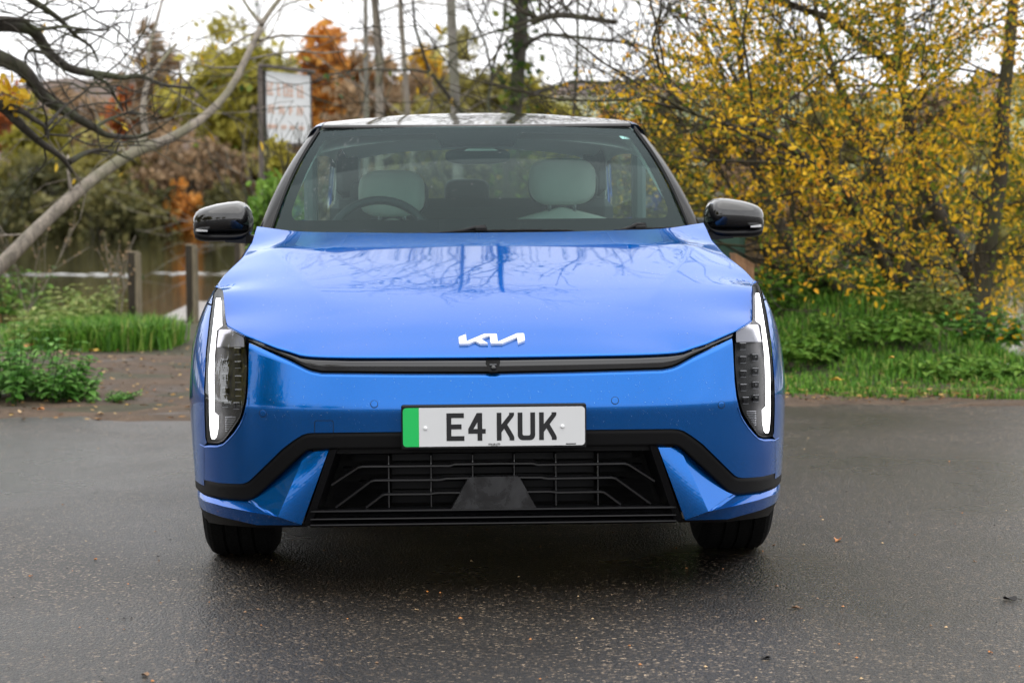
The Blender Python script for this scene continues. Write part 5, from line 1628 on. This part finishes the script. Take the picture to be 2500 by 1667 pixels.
for sgn in (-1, 1):
    hl = empty('headlight'); hl.parent = car
    hl['label'] = 'upright angular headlight with a lit white daytime strip, on the %s of the number plate' % ('left' if sgn < 0 else 'right')
    # housing: floor set back and rim walls
    mb = MB()
    P1 = zpanel(vs, hin, hout, 10, .002, .6, .6); P2 = zpanel(vs, hin, hout, 10, .05, 4, 3)
    mb.grid(fl(P2, sgn))
    r1 = np.concatenate([P1[0, :-1], P1[:-1, -1], P1[-1, ::-1][:-1], P1[::-1, 0][:-1]]); r2 = np.concatenate([P2[0, :-1], P2[:-1, -1], P2[-1, ::-1][:-1], P2[::-1, 0][:-1]])
    mb.grid(fl(np.stack([r1, r2], 1), sgn), close_u=True)
    mb.build('housing', M['housing'], hl, smooth=True)
    # lit strip
    vd = np.unique(np.concatenate([np.linspace(722, 790, 12), np.linspace(790, 803, 6), np.linspace(803, 1000, 20), np.linspace(1000, 1012, 5), np.linspace(1012, 1065, 12)]))
    P = fl(zpanel(vd, drl_in, drl_out, 6, .012), sgn)
    panel('daytime_strip', P, M['drl'], hl, depth=.012)
    # lamp modules: two columns of square cells with chrome brows
    for hc, rows in ((650, (880, 914, 948, 980)), (619, (852, 885, 920, 953, 985))):
        for v in rows:
            if hc == 619 and v > 960: hcc = 624
            else: hcc = hc
            c = S(hcc, v, .022); sc = (CAMD + c[1]) / FPX; w_, h_ = 16 * sc, 17 * sc
            cell = mesh('lamp_cell', *(lambda m_: (np.concatenate(m_.V), m_.F))(MB().box((c[0] * sgn, c[1] + .012, c[2]), (w_, .024, h_), bev=.003)), M['housing'], hl, smooth=False)
            MB().box((c[0] * sgn, c[1] - .002, c[2] + h_ * .48), (w_ * .94, .005, .0022)).build('brow', M['chrome'], cell)
            if hc == 650: MB().lathe([(-.003, 0), (-.002, .004), (.002, .0062)], 'y', (c[0] * sgn, c[1] - .001, c[2] + .0005), 12).build('projector', M['gloss_black'], cell, smooth=True)
            MB().box((c[0] * sgn, c[1] - .001, c[2] - h_ * .47), (w_ * .9, .003, .0011)).build('sill', M['dullmetal'], cell)
    # upper reflector bowl above the cells
    vr = np.linspace(800, 842, 8)
    P = fl(zpanel(vr, lambda v: hin(v) + 7, lambda v: drl_in(v) - 3, 7, .03), sgn); P[:, :, 1] += .02 * np.linspace(1, 0, 8)[:, None]
    MB().grid(P).build('upper_reflector', simple('reflector', (.22, .22, .24), .22, metal=.8) if 'reflector' not in MATS else MATS['reflector'], hl, smooth=True)
    # lower turn lamp with vertical prisms
    mb = MB()
    for k in range(9):
        v0 = 1012 + k * 4.3
        a, b = S(max(float(hin(v0)) + 8, 626), v0, .02), S(650, v0, .02)
        if b[0] - a[0] > .004: mb.tube([fl(a, sgn), fl(b, sgn)], .0012, 4)
    mb.build('turn_prisms', M['dullmetal'], hl)
    P = fl(zpanel(vs, hin, hout, 10, .0015, .8, .8), sgn)
    MB().grid(P).build('clear_lens', M['lens'], hl, smooth=True)
    # painted ledge under the lamp
    hl_ = np.array([602, 608, 616, 628, 642, 655, 668, 695, 703]); vl = np.array([1000, 1018, 1033, 1050, 1066, 1077, 1080.5, 1080.5, 1077.5])
    A_ = S(hl_ - 1.0, vl + .5, .006); B_ = S(hl_ + .5, vl + 2.0, -.004); C_ = S(hl_ - 1.5, vl + 6, .0005)
    MB().grid(fl(np.stack([A_, B_, C_], 1), sgn)).build('lamp_ledge', M['paint'], hl, smooth=True)

# ---- wings and body sides
zsC = np.concatenate([np.linspace(.285, .828, 44)]); zsT = np.linspace(.833, .878, 10)
# outer edge of the headlight as y(z)
eh = S(hout(vs) + 2.2, vs); eh_z = eh[::-1, 2]; eh_y = eh[::-1, 1]
def ystart(z):
    zz = np.asarray(z, float)
    lowp = S(697.5, np.linspace(1076, 1170, 20)); 
    return np.where(zz > eh_z[0], np.interp(zz, eh_z, eh_y), np.interp(zz, lowp[::-1, 2], lowp[::-1, 1]))
for sgn in (-1, 1):
    def side_grid(zz, ya, yb, n):
        s = np.linspace(0, 1, n)
        Yg = ya[:, None] + (yb - ya)[:, None] * s[None]
        return fl(np.stack([side_x(Yg, zz[:, None] + 0 * Yg), Yg, zz[:, None] + 0 * Yg], -1), sgn)
    P = side_grid(zsC, ystart(zsC), np.minimum(.62, arch_front(zsC)), 18)
    panel('bumper_corner', P, M['paint'], depth=.01)
    P = side_grid(zsT, np.minimum(ystart(zsT), .618), np.full(len(zsT), .62), 18)
    MB().grid(P).build('wing_tip', M['paint'], car, smooth=True)
    # wing from y=.62 to the door, with the wheel arch cut in, closing up to the hood edge
    ys_ = np.linspace(.622, 1.50, 60)
    zlo = np.where(np.abs(ys_ - AX) < AR, AZ + np.sqrt(np.maximum(AR ** 2 - (ys_ - AX) ** 2, 0)), .21)
    t_ = np.linspace(0, 1, 30)
    Zg = zlo[:, None] + (SHZ(ys_) - .003 - zlo)[:, None] * (1 - (1 - t_[None]) ** 1.6)
    Yg = ys_[:, None] + 0 * Zg
    Xg = side_x(Yg, Zg)
    topx = SHX(ys_) - .006; topz = SHZ(ys_) - .001
    extra = np.stack([topx, ys_, topz], -1)[:, None]; extra2 = extra + np.array((-.010, 0, -.008))
    MB().grid(fl(np.concatenate([np.stack([Xg, Yg, Zg], -1), extra, extra2], 1), sgn)).build('front_wing', M['paint'], car, smooth=True)
    # doors and rear quarter
    RX = 3.69
    ys_ = np.linspace(1.504, 4.40, 120)
    zlo = np.where(np.abs(ys_ - RX) < AR, AZ + np.sqrt(np.maximum(AR ** 2 - (ys_ - RX) ** 2, 0)), .21)
    Zg = zlo[:, None] + (SHZ(ys_) - zlo)[:, None] * (1 - (1 - t_[None]) ** 1.4)
    Yg = ys_[:, None] + 0 * Zg
    Xg = W(Zg, Yg)
    G = fl(np.stack([Xg, Yg, Zg], -1), sgn)
    for nm, a, b in (('front_door', 1.5, 2.45), ('rear_door', 2.455, 3.30), ('rear_quarter', 3.305, 4.42)):
        k = (ys_ >= a) & (ys_ <= b)
        k[np.clip(np.where(k)[0][-1] + 1, 0, len(k) - 1)] = True
        MB().grid(G[k]).build(nm, M['paint'], car, smooth=True)
    # black arch liner
    th = np.linspace(-.15, math.pi + .15, 24)
    for cy in (AX, RX):
        A = np.stack([np.full(24, .90), cy + np.cos(th) * AR, AZ + np.sin(th) * AR], 1); B = A.copy(); B[:, 0] = .60
        MB().grid(fl(np.stack([A, B], 1), sgn)).build('arch_liner', M['dark_inner'], car, smooth=True)
    # wheels
    for cy in (AX, RX):
        wh = empty('wheel', (sgn * .792, cy, .335)); wh.parent = car
        r = .335
        prof = [(-.108, .235), (-.116, .27), (-.112, .305), (-.098, .327), (-.085, r), (-.050, r), (-.048, r - .007), (-.042, r - .007), (-.040, r), (-.004, r), (-.003, r - .007), (.003, r - .007), (.004, r), (.040, r), (.042, r - .007), (.048, r - .007), (.050, r), (.085, r), (.098, .327), (.112, .305), (.116, .27), (.108, .235)]
        MB().lathe(prof, 'x', (0, 0, 0), 56).build('tyre', M['rubber'], wh, smooth=False)
        mb = MB().lathe([(-.10, .235), (-.10, .215), (.06 * 1, .20), (.085, .222), (.105, .235)] if sgn > 0 else [(.10, .235), (.10, .215), (-.06, .20), (-.085, .222), (-.105, .235)], 'x', (0, 0, 0), 40)
        for k in range(5):
            a = k * 2 * math.pi / 5
            p0 = np.array((sgn * .075, 0, 0)); p1 = np.array((sgn * .09, math.cos(a) * .215, math.sin(a) * .215))
            mb.tube([p0, (p0 + p1) / 2 + np.array((sgn * .012, 0, 0)), p1], [.045, .034, .03], 6)
        mb.build('rim', M['dullmetal'], wh, smooth=False)
MB().box((0, 1.6, .215), (1.30, 2.0, .03), bev=.008).build('shade_tray', M['dark_inner'], car)  # unseen slab added to block light under the car
# sill, floor pan, rear end
MB().box((0, 2.3, .24), (1.60, 3.9, .10), bev=.02).build('floor_pan', M['dark_inner'], car)
for sgn in (-1, 1):
    MB().box((sgn * .86, 2.28, .24), (.10, 2.04, .12), bev=.03).build('side_sill', M['trim_black'], car)
th = np.linspace(-1, 1, 41)
zz = np.linspace(.25, 1.03, 16)
G = np.zeros((41, 16, 3))
for j, z in enumerate(zz):
    w_ = float(W(z, 4.40)) if z < 1.0 else .70
    G[:, j, 0] = th * w_; G[:, j, 1] = 4.40 + .08 * (1 - np.abs(th) ** 3) - .04 * max(0, .5 - z) ; G[:, j, 2] = z
MB().grid(G).build('rear_panel', M['paint'], car, smooth=True)

# ---- windscreen, pillars, roof, glasshouse
def ws(q, t, off=0.0):
    q = np.asarray(q, float); t = np.asarray(t, float); q, t = np.broadcast_arrays(q, t)
    bx, by, bz = .748 * q, 1.345 + .19 * np.abs(q) ** 2.2, .995 + 0 * q
    tx, ty, tz = .590 * q, 2.04 + .085 * q ** 2, 1.4165 - .008 * q ** 2
    bul = .030 * np.sin(math.pi * t)
    P = np.stack([bx + (tx - bx) * t, by + (ty - by) * t, bz + (tz - bz) * t], -1)
    n = np.stack([.25 * q, -np.full(q.shape, .49), np.full(q.shape, .87)], -1)
    return P + n * (bul - off)[..., None] if np.ndim(off) else P + n * (bul[..., None] - off)
q_, t_ = np.meshgrid(np.linspace(-1, 1, 41), np.linspace(0, 1, 25), indexing='ij')
wsg = MB().grid(ws(q_, t_)).build('windscreen', M['glass'], car, smooth=True)
# printed black border just behind the glass
M['frit'] = simple('frit_black', (.006, .006, .007), .6, spec=0.0)
def top_edge(q):
    a = np.abs(q)
    base = .925 - .012 * a ** 2
    qq = q + .005
    a2 = np.abs(qq)
    notch = np.where(a2 < .212, .775, np.where(a2 < .262, .775 + (a2 - .212) / .05 * (base - .775), base))
    r = np.clip((a - .90) / .055, 0, 1)
    return notch - (1 - np.sqrt(1 - r ** 2)) * .075
def bot_edge(q):
    r = np.clip((np.abs(q) - .895) / .05, 0, 1)
    return .165 + (1 - np.sqrt(1 - r ** 2)) * .09
qs = np.unique(np.concatenate([np.linspace(-1, 1, 61), np.linspace(-.955, -.88, 14), np.linspace(.88, .955, 14), np.linspace(-.28, -.20, 14), np.linspace(.20, .28, 14)]))
s_ = np.linspace(0, 1, 8)[None]
inn = np.abs(qs) <= .9551
mb = MB()
te, be = top_edge(qs), bot_edge(qs)
mb.grid(ws(qs[inn][:, None] + 0 * s_, te[inn][:, None] + (1 - te[inn])[:, None] * s_, .004))
mb.grid(ws(qs[inn][:, None] + 0 * s_, be[inn][:, None] * s_, .004))
for sg in (-1, 1):
    qq = np.linspace(.945, 1.0, 5) * sg
    mb.grid(ws(qq[:, None] + 0 * np.linspace(0, 1, 25)[None], np.linspace(0, 1, 25)[None] + 0 * qq[:, None], .0042))
mb.build('frit_border', M['frit'], wsg, smooth=True)
# sensor housing wedge and sticker
sp = [ws(-.085, .778, .02), ws(.115, .778, .02), ws(.035, .835, .008), ws(.0, .835, .008)]
MB().add(np.array(sp), [(0, 1, 2, 3)]).build('sensor_window', M['seat'], wsg)
st = np.array([ws(.895, .885, .006), ws(.955, .885, .006), ws(.94, .918, .006), ws(.885, .922, .006)])
sticker = MB().add(np.concatenate([st, st + np.array((0, .001, -.002))]), [(0, 1, 2, 3), (7, 6, 5, 4)]).build('paper_sticker', M['white_plastic'], wsg)
c_ = ws(.905, .893, .0045)
o = text_obj('13', .020, c_, M['ink'], wsg, 'sticker_print', rot=(math.radians(30), 0, 0), align='LEFT')
# A pillars, cant rails, roof
RZ = pchip([2.02, 2.1, 2.3, 2.5, 2.75, 3.0, 3.25, 3.5, 3.62], [1.4155, 1.4275, 1.456, 1.478, 1.491, 1.489, 1.472, 1.438, 1.418])
RWd = pchip([2.02, 2.4, 2.8, 3.2, 3.62], [.590, .578, .567, .555, .53])
def roof_front(q): return 2.045 + .085 * q ** 2
qq = np.linspace(-1, 1, 41); tt = np.linspace(0, 1, 40)
Yr_ = roof_front(qq)[:, None] + (3.62 - roof_front(qq))[:, None] * tt[None]
Xr = qq[:, None] * RWd(Yr_)
Zr = RZ(Yr_) - (.034 * np.clip((Yr_ - 2.05) / .6, .22, 1)) * (np.abs(qq)[:, None]) ** 2.4
lead = np.stack([Xr[:, :1], Yr_[:, :1] + .006, Zr[:, :1] - .012], -1)
MB().grid(np.concatenate([lead, np.stack([Xr, Yr_, Zr], -1)], 1)).build('roof', M['gloss_black'], car, smooth=True)
for sgn in (-1, 1):
    # cant rail: body colour from the header corner back along the roof
    yy = np.linspace(2.135, 4.0, 40)
    e_in = np.stack([RWd(np.minimum(yy, 3.62)) + .004, yy, RZ(np.minimum(yy, 3.62)) - .034 * np.clip((yy - 2.05) / .6, .22, 1) - np.clip(yy - 3.62, 0, 1) * .62], 1)
    def rail(k):
        # k across: 0 inner edge to 1 outer edge over the side window
        dx = .052 * math.sin(k * math.pi / 2) + .010 * k; dz = -.075 * (1 - math.cos(k * math.pi / 2)) - .012 * k
        q = e_in.copy(); q[:, 0] += dx + np.clip(yy - 3.3, 0, 1) * .10; q[:, 2] += dz + .006 * math.sin(k * math.pi); return q
    RG = fl(np.stack([rail(k) for k in np.linspace(0, 1, 9)], 1), sgn); kr = int((yy < 3.3).sum())
    MB().grid(RG[:kr]).build('roof_rail', M['paint'], car, smooth=True)
    MB().grid(RG[kr - 1:]).build('rear_pillar', M['gloss_black'], car, smooth=True)
    MB().grid(fl(np.stack([rail(k) - np.array((.026, 0, .012)) for k in np.linspace(-.35, 1.25, 12)], 1), sgn)).build('rail_trim', M['headliner'], car, smooth=True)
    # A pillar: gloss black blade between glass edge and side window
    tq = np.linspace(0, 1, 26)
    inner = ws(np.ones(26), tq, 0) + np.array((.0075, 0, 0))
    outer = np.stack([.803 + (.632 - .803) * tq + .018 * np.sin(math.pi * tq), 1.60 + (2.28 - 1.60) * tq, 1.008 + (1.392 - 1.008) * tq + .012 * np.sin(math.pi * tq)], 1)
    def pil(k):
        p = inner * (1 - k) + outer * k
        b = math.sin(math.pi * k) * .016
        return p + np.array((.5 * b, -.5 * b, .7 * b))
    MB().grid(fl(np.stack([inner + np.array((-.002, .012, -.01))] + [pil(k) for k in np.linspace(0, 1, 10)] + [outer + np.array((-.02, .02, -.01))], 1), sgn)).build('windscreen_pillar', M['pillar_black'], car, smooth=True)
    # bright seal line between glass and pillar
    MB().tube(fl(inner + np.array((.002, -.006, .006)), sgn), .003, 5).build('glass_seal', M['satin_black'], car, smooth=True)
    # side glass
    yb = np.linspace(1.62, 4.0, 40); 
    bot = np.stack([SHX(yb) - .012, yb, SHZ(yb) + .0], 1)
    ytop = np.clip(yb, 2.28, 4.0)
    top = np.stack([np.interp(ytop, yy, rail(1.0)[:, 0]), ytop, np.interp(ytop, yy, rail(1.0)[:, 2])], 1)
    kk = np.linspace(0, 1, 8)[None, :, None]
    pilx = np.clip((yb - 1.60) / (2.28 - 1.60), 0, 1)[:, None]
    top2 = np.where((yb < 2.28)[:, None], np.stack([.803 + (.632 - .803) * pilx[:, 0] + .018 * np.sin(math.pi * pilx[:, 0]), yb, 1.008 + (1.392 - 1.008) * pilx[:, 0] + .012 * np.sin(math.pi * pilx[:, 0])], 1), top)
    MB().grid(fl(bot[:, None] * (1 - kk) + top2[:, None] * kk, sgn)).build('side_window', M['sideglass'], car, smooth=True)
# rear window and tail deck
qq = np.linspace(-1, 1, 21)[:, None]; tt = np.linspace(0, 1, 14)[None]
G = np.stack([qq * (.53 + .10 * tt), 3.625 + .50 * tt + 0 * qq, 1.416 - .345 * tt - .02 * np.abs(qq) ** 2], -1)
MB().grid(G).build('rear_window', M['sideglass'], car, smooth=True)
G = np.stack([qq * (.72 - .02 * tt), 4.125 + .36 * tt - .06 * np.abs(qq) ** 3 * tt, 1.065 - .05 * tt - .06 * np.abs(qq) ** 3], -1)
MB().grid(G).build('boot_lid', M['paint'], car, smooth=True)

# ---- cabin
MB().box((0, 2.6, .42), (1.5, 2.3, .02)).build('cabin_floor', M['cabin_dark'], car)
dq = np.linspace(-1, 1, 31)[:, None]
prof = np.array([(1.42, .985), (1.60, 1.012), (1.85, 1.022), (2.02, 1.018), (2.06, .99), (2.07, .80), (2.0, .5)])
G = np.stack([dq * (.755 - .05 * np.clip((prof[None, :, 0] - 1.42) / .4, 0, 1)), prof[None, :, 0] + .03 * dq ** 2, prof[None, :, 1] + 0 * dq], -1)
dash = MB().grid(G).build('dashboard', M['dash'], car, smooth=True)
# instrument hood, seen as a pale step at the base of the glass
MB().box((-.36, 1.93, 1.03), (.42, .14, .030), bev=.01).build('instrument_hood', M['dash'], dash)
# steering wheel
sw = empty('steering_wheel', (-.378, 2.22, .975)); sw.parent = car; sw.rotation_euler = (math.radians(-24), 0, 0)
th = np.linspace(0, 2 * math.pi, 49)
ring = np.stack([np.cos(th) * .192, 0 * th, np.sin(th) * .182], 1)
MB().tube(ring, .0165, 10, cap=False).build('wheel_ring', M['cabin_dark'], sw, smooth=True)
MB().box((0, .01, -.01), (.13, .05, .10), bev=.02).build('hub', M['cabin_dark'], sw)
for s in (-1, 1):
    MB().box((s * .11, .006, -.01), (.11, .022, .045), bev=.008).build('spoke', M['cabin_dark'], sw)
def pillow(c, size, n=14, ex=2.6, ez=2.6):
    th, ph = np.meshgrid(np.linspace(0, 2 * math.pi, 33)[:-1], np.linspace(-math.pi / 2, math.pi / 2, n), indexing='ij')
    sg = lambda a, e: np.sign(a) * np.abs(a) ** (2 / e)
    x = sg(np.cos(ph), ez) * sg(np.cos(th), ex); y = sg(np.cos(ph), ez) * sg(np.sin(th), 2.2); z = sg(np.sin(ph), ez)
    return np.stack([x * size[0] / 2, y * size[1] / 2, z * size[2] / 2], -1) + np.array(c)
for sx_, dz, dy in ((-.338, .020, .10), (.352, .062, 0)):
    seat = empty('front_seat'); seat.parent = car
    hr = MB().grid(pillow((sx_, 2.62 + dy, 1.148 + dz), (.270, .12, .190), 18, 3.0, 3.2), close_u=True).build('headrest', M['seat'], seat, smooth=True)
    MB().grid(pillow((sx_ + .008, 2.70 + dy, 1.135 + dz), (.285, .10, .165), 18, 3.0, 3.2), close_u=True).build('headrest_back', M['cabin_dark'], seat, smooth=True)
    G = []
    zz_ = np.linspace(.45, 1.045 + dz, 16)
    for z in zz_:
        f = (z - .45) / (zz_[-1] - .45)
        w_ = .255 * (1 - .06 * f) * math.sqrt(max(.0, 1 - max(0, (f - .72) / .28) ** 2.4)) + .012
        a = np.linspace(0, 2 * math.pi, 33)[:-1]
        G.append(np.stack([sx_ + np.sign(np.cos(a)) * np.abs(np.cos(a)) ** .7 * w_, 2.56 + dy + .12 * f + np.sin(a) * .075 * (1 - .5 * f), np.full(32, z)], 1))
    MB().grid(np.stack(G, 1), close_u=True).build('seat_back', M['seat'], seat, smooth=True)
    for s in (-.05, .05):
        MB().tube([(sx_ + s, 2.66 + dy, 1.0 + dz), (sx_ + s, 2.64 + dy, 1.08 + dz)], .007, 8).build('headrest_post', M['dullmetal'], seat, smooth=True)
# rear bench
bench = empty('rear_bench'); bench.parent = car
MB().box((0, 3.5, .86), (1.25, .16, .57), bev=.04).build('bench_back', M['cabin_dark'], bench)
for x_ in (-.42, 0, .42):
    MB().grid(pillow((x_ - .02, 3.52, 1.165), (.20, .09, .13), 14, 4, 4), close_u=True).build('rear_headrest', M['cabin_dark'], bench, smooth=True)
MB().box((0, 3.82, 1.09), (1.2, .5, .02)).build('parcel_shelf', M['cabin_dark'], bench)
# headliner and inner pillar trims
qq = np.linspace(-1, 1, 21); 
Yh = np.linspace(2.12, 3.60, 20)
G = np.stack([qq[:, None] * (RWd(Yh)[None] + .01), Yh[None] + 0 * qq[:, None], RZ(Yh)[None] - .06 - .05 * np.abs(qq)[:, None] ** 3], -1)
MB().grid(G).build('headliner', M['headliner'], car, smooth=True)
for sgn in (-1, 1):
    tq = np.linspace(0, 1, 14)
    a = ws(np.full(14, .985), tq, .012); b = np.stack([.742 + (.580 - .742) * tq, 1.60 + (2.26 - 1.60) * tq, .995 + (1.385 - .995) * tq], 1)
    MB().grid(fl(np.stack([a, b], 1), sgn)).build('inner_pillar_trim', M['headliner'], car, smooth=True)
    MB().box((sgn * .66, 2.62, 1.19), (.05, .13, .40), bev=.015).build('centre_pillar', M['dash'], car)
    yb = np.linspace(1.52, 4.05, 30); zc_ = np.linspace(0, 1, 6)[None]
    G = np.stack([(SHX(yb) - .030)[:, None] + 0 * zc_, yb[:, None] + 0 * zc_, .45 + (SHZ(yb) - .004 - .45)[:, None] * zc_], -1)
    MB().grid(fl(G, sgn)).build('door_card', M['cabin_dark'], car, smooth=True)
    MB().box((sgn * .55, 3.66, 1.26), (.10, .30, .22), bev=.03).build('rear_pillar_trim', M['cabin_dark'], car)
# rear view mirror
c_ = np.array((.0, 2.03, 1.305))
rv = MB().grid(pillow(c_ + np.array((-.0, 0, 0)), (.245, .045, .062), 14, 3.4, 3.0), close_u=True).build('rearview_mirror', M['cabin_dark'], car, smooth=True)
MB().tube([c_ + np.array((0, 0, .02)), c_ + np.array((0, -.04, .075))], .010, 8).build('mirror_stalk', M['cabin_dark'], rv, smooth=True)

# ---- wipers
def wsp(h, v, lift):
    """point over the base of the windscreen"""
    best = None
    th = math.tan(PITCH + math.atan((v - 833.5) / FPX))
    lo, hi = 1.2, 1.9
    y = 1.40 + .19 * (abs(h) / 515) ** 2.2
    zz = CAMH - (CAMD + y) * th
    return np.array((h * (CAMD + y) / FPX, y - lift, zz))
HX0 = 1176
for name_pts, knob in ((([(952, 571), (1060, 567), (1112, 565), (1140, 561), (1158, 556), (1186, 553)], [(1112, 565.5), (1200, 563.5), (1300, 563), (1388, 565), (1407, 569)]), (1158, 1188)),
                       (([(1440, 568), (1500, 566), (1522, 563), (1540, 558), (1556, 551), (1575, 551)], [(1500, 566), (1580, 561), (1640, 560), (1690, 562)]), (1548, 1578))):
    wp = empty('wiper'); wp.parent = car
    A = [wsp(u - HX0, v, .02) for u, v in name_pts[0]]
    MB().tube(A, [.003, .004, .006, .008, .009, .008], 6).build('arm', M['satin_black'], wp, smooth=True)
    B = [wsp(u - HX0, v, .025) for u, v in name_pts[1]]
    MB().tube(B, .0055, 6).build('blade', M['trim_black'], wp, smooth=True)
    k0, k1 = wsp(knob[0] - HX0, 559, .022), wsp(knob[1] - HX0, 559, .022)
    MB().box((k0 + k1) / 2, (abs(k1[0] - k0[0]), .03, .020), bev=.005).build('pivot_cover', M['satin_black'], wp)
# cowl tray between hood and glass
qq = np.linspace(-1, 1, 31)[:, None]
G = np.stack([np.concatenate([qq * .775, qq * .775], 1), np.concatenate([1.27 + .19 * np.abs(qq) ** 2.2, 1.40 + .19 * np.abs(qq) ** 2.2], 1), np.concatenate([.985 + 0 * qq, .985 + 0 * qq], 1)], -1)
MB().grid(G).build('cowl_tray', M['trim_black'], car)

# ---- door mirrors
HM = np.array([697, 695, 690, 680, 665, 640, 612, 590, 574, 563, 556, 552.5])
VT = np.array([532, 522, 512, 504.5, 499, 492.5, 488, 486.3, 490.5, 500, 513, 530])
VB = np.array([545, 556, 563, 566, 567.5, 568.5, 569, 569, 568, 565, 556, 540])
VB2 = np.array([550, 565, 578, 582, 584, 584.5, 584, 583, 580, 574, 560, 545])
YM = 1.75; KM = (CAMD + YM) / FPX
for sgn in (-1, 1):
    mr = empty('door_mirror'); mr.parent = car
    X_ = HM * KM; ZT = CAMH - (VT - HORV) * KM; ZB = CAMH - (VB - HORV) * KM; ZB2 = CAMH - (VB2 - HORV) * KM
    dep = np.array([.004, .02, .038, .052, .066, .080, .088, .088, .080, .062, .036, .006])
    a = np.linspace(0, 1, 15)
    def shell(zt, zb, d, yoff=0.0, sq_=.62):
        # front of the casing: from top-back over the nose to bottom-back
        ph = np.linspace(-math.pi / 2, math.pi / 2, 15)
        zc, hh = (zt + zb) / 2, (zt - zb) / 2
        Zs = zc[:, None] + hh[:, None] * -np.sign(np.sin(ph))[None] * np.abs(np.sin(ph))[None] ** .8
        Ys = YM + yoff + .055 - (d[:, None] + .045 * (d[:, None] > .01)) * np.abs(np.cos(ph))[None] ** sq_
        return np.stack([X_[:, None] + 0 * Zs, Ys, Zs], -1)
    split = ZT - (ZT - ZB) * 1.0
    cap = shell(ZT, ZB, dep)
    cap_o = MB().grid(fl(cap, sgn)).build('mirror_cap', M['gloss_black'], mr, smooth=True)
    low = shell(ZB + .012, ZB2, dep * .92, .004, .5)
    MB().grid(fl(low, sgn)).build('lower_casing', M['satin_black'], mr, smooth=True)
    # rear rim with the mirror glass
    th = np.linspace(0, 2 * math.pi, 25)[:-1]
    c = np.array((X_.mean() + .002, YM + .05, float((ZT[6] + ZB2[6]) / 2)))
    G = np.stack([np.stack([c[0] + np.cos(th) * .098 * k, np.full(24, c[1] + .006), c[2] + np.sin(th) * .062 * k], 1) for k in (1.0, .5, .01)], 1)
    MB().grid(fl(G, sgn), close_u=True).build('mirror_glass', M['chrome'], mr)
    # turn lamp line
    hh = np.linspace(696, 657, 8); vt = 551 + 0 * hh + np.linspace(0, 4.0, 8); vb = 558.5 + np.linspace(0, .6, 8)
    yfrt = np.interp(hh, HM[::-1], (YM + .055 - (dep + .045) * 1.0)[::-1]) - .004
    yfrt = yfrt + np.array([.045, .02, .004, 0, 0, 0, 0, 0])
    A = np.stack([hh * KM, yfrt, CAMH - (vt - HORV) * KM], 1); B = np.stack([hh * KM, yfrt, CAMH - (vb - HORV) * KM], 1)
    G = np.stack([A + np.array((0, .02, 0)), A, B, B + np.array((0, .02, 0))], 1)
    MB().grid(fl(G, sgn)).build('turn_lamp', M['indicator'], mr)
    # foot
    hh = np.array([616, 590, 566, 545, 528]); vt = np.array([566, 566, 567, 570, 574.5]); vb = np.array([585, 587, 588.5, 590, 592])
    yv = np.array([YM - .055, YM - .05, YM - .045, YM - .06, YM - .08])
    A = np.stack([hh * KM, yv, CAMH - (vt - HORV) * KM], 1); B = np.stack([hh * KM, yv, CAMH - (vb - HORV) * KM], 1)
    bk = np.array((0, .09, 0))
    MB().grid(fl(np.stack([A + bk, A + np.array((0, .006, .001)), A + np.array((0, 0, -.004)), B, B + bk], 1), sgn)).build('mirror_foot', M['satin_black'], mr, smooth=False)

# ---- rain drops on the car: beads far too many to count
rg = np.random.default_rng(123)
def bead(c, n, r, mb):
    n = n / np.linalg.norm(n); a = np.cross(n, (0.3, .2, 1.0)); a /= np.linalg.norm(a); b = np.cross(n, a)
    th = np.arange(6) * math.pi / 3
    R1 = c + (np.cos(th)[:, None] * a + np.sin(th)[:, None] * b) * r
    R2 = c + (np.cos(th)[:, None] * a + np.sin(th)[:, None] * b) * r * .6 + n * r * .38
    V = np.concatenate([R1, R2, [c + n * r * .5]])
    mb.add(V, [(i, (i + 1) % 6, 6 + (i + 1) % 6, 6 + i) for i in range(6)] + [(6 + i, 6 + (i + 1) % 6, 12) for i in range(6)])
M['drop'] = glass('rain_drop', (.86, .9, .92), 1.5, 2.2)
mb = MB()
for k in range(260):
    if k < 150:
        t = rg.uniform(.05, .9); q = -.93 + .16 * t + abs(rg.normal(0, .025)) + (.06 if rg.random() < .3 else 0)
    else: q, t = rg.uniform(-.95, .95), rg.uniform(.03, .98)
    bead(ws(q, t, -.0003), np.array((.25 * q, -.49, .87)), rg.uniform(.0009, .0026), mb)
o = mb.build('rain_drops', M['drop'], wsg, smooth=True); o['kind'] = 'stuff'
mb = MB()
for k in range(700):
    x = rg.uniform(-.7, .7); y = rg.uniform(.12, 1.25)
    if abs(x) > .6 and y < .3: continue
    z = float(hood_z(np.array([x]), np.array([y]))[0])
    bead(np.array((x, y, z + .0001)), np.array((0, -.28, 1)), rg.uniform(.0008, .0021), mb)
o = mb.build('rain_drops', M['drop'], hood, smooth=True); o['kind'] = 'stuff'
mb = MB()
for k in range(420):
    h = rg.uniform(-560, 560); v = rg.uniform(918, 1045)
    p = sq(h, v, -.0001)
    if abs(p[0]) < .27 and v > 975: continue
    bead(p, np.array((h / 1400, -1, .15)), rg.uniform(.0007, .0017), mb)
o = mb.build('rain_drops', M['drop'], bumper, smooth=True); o['kind'] = 'stuff'
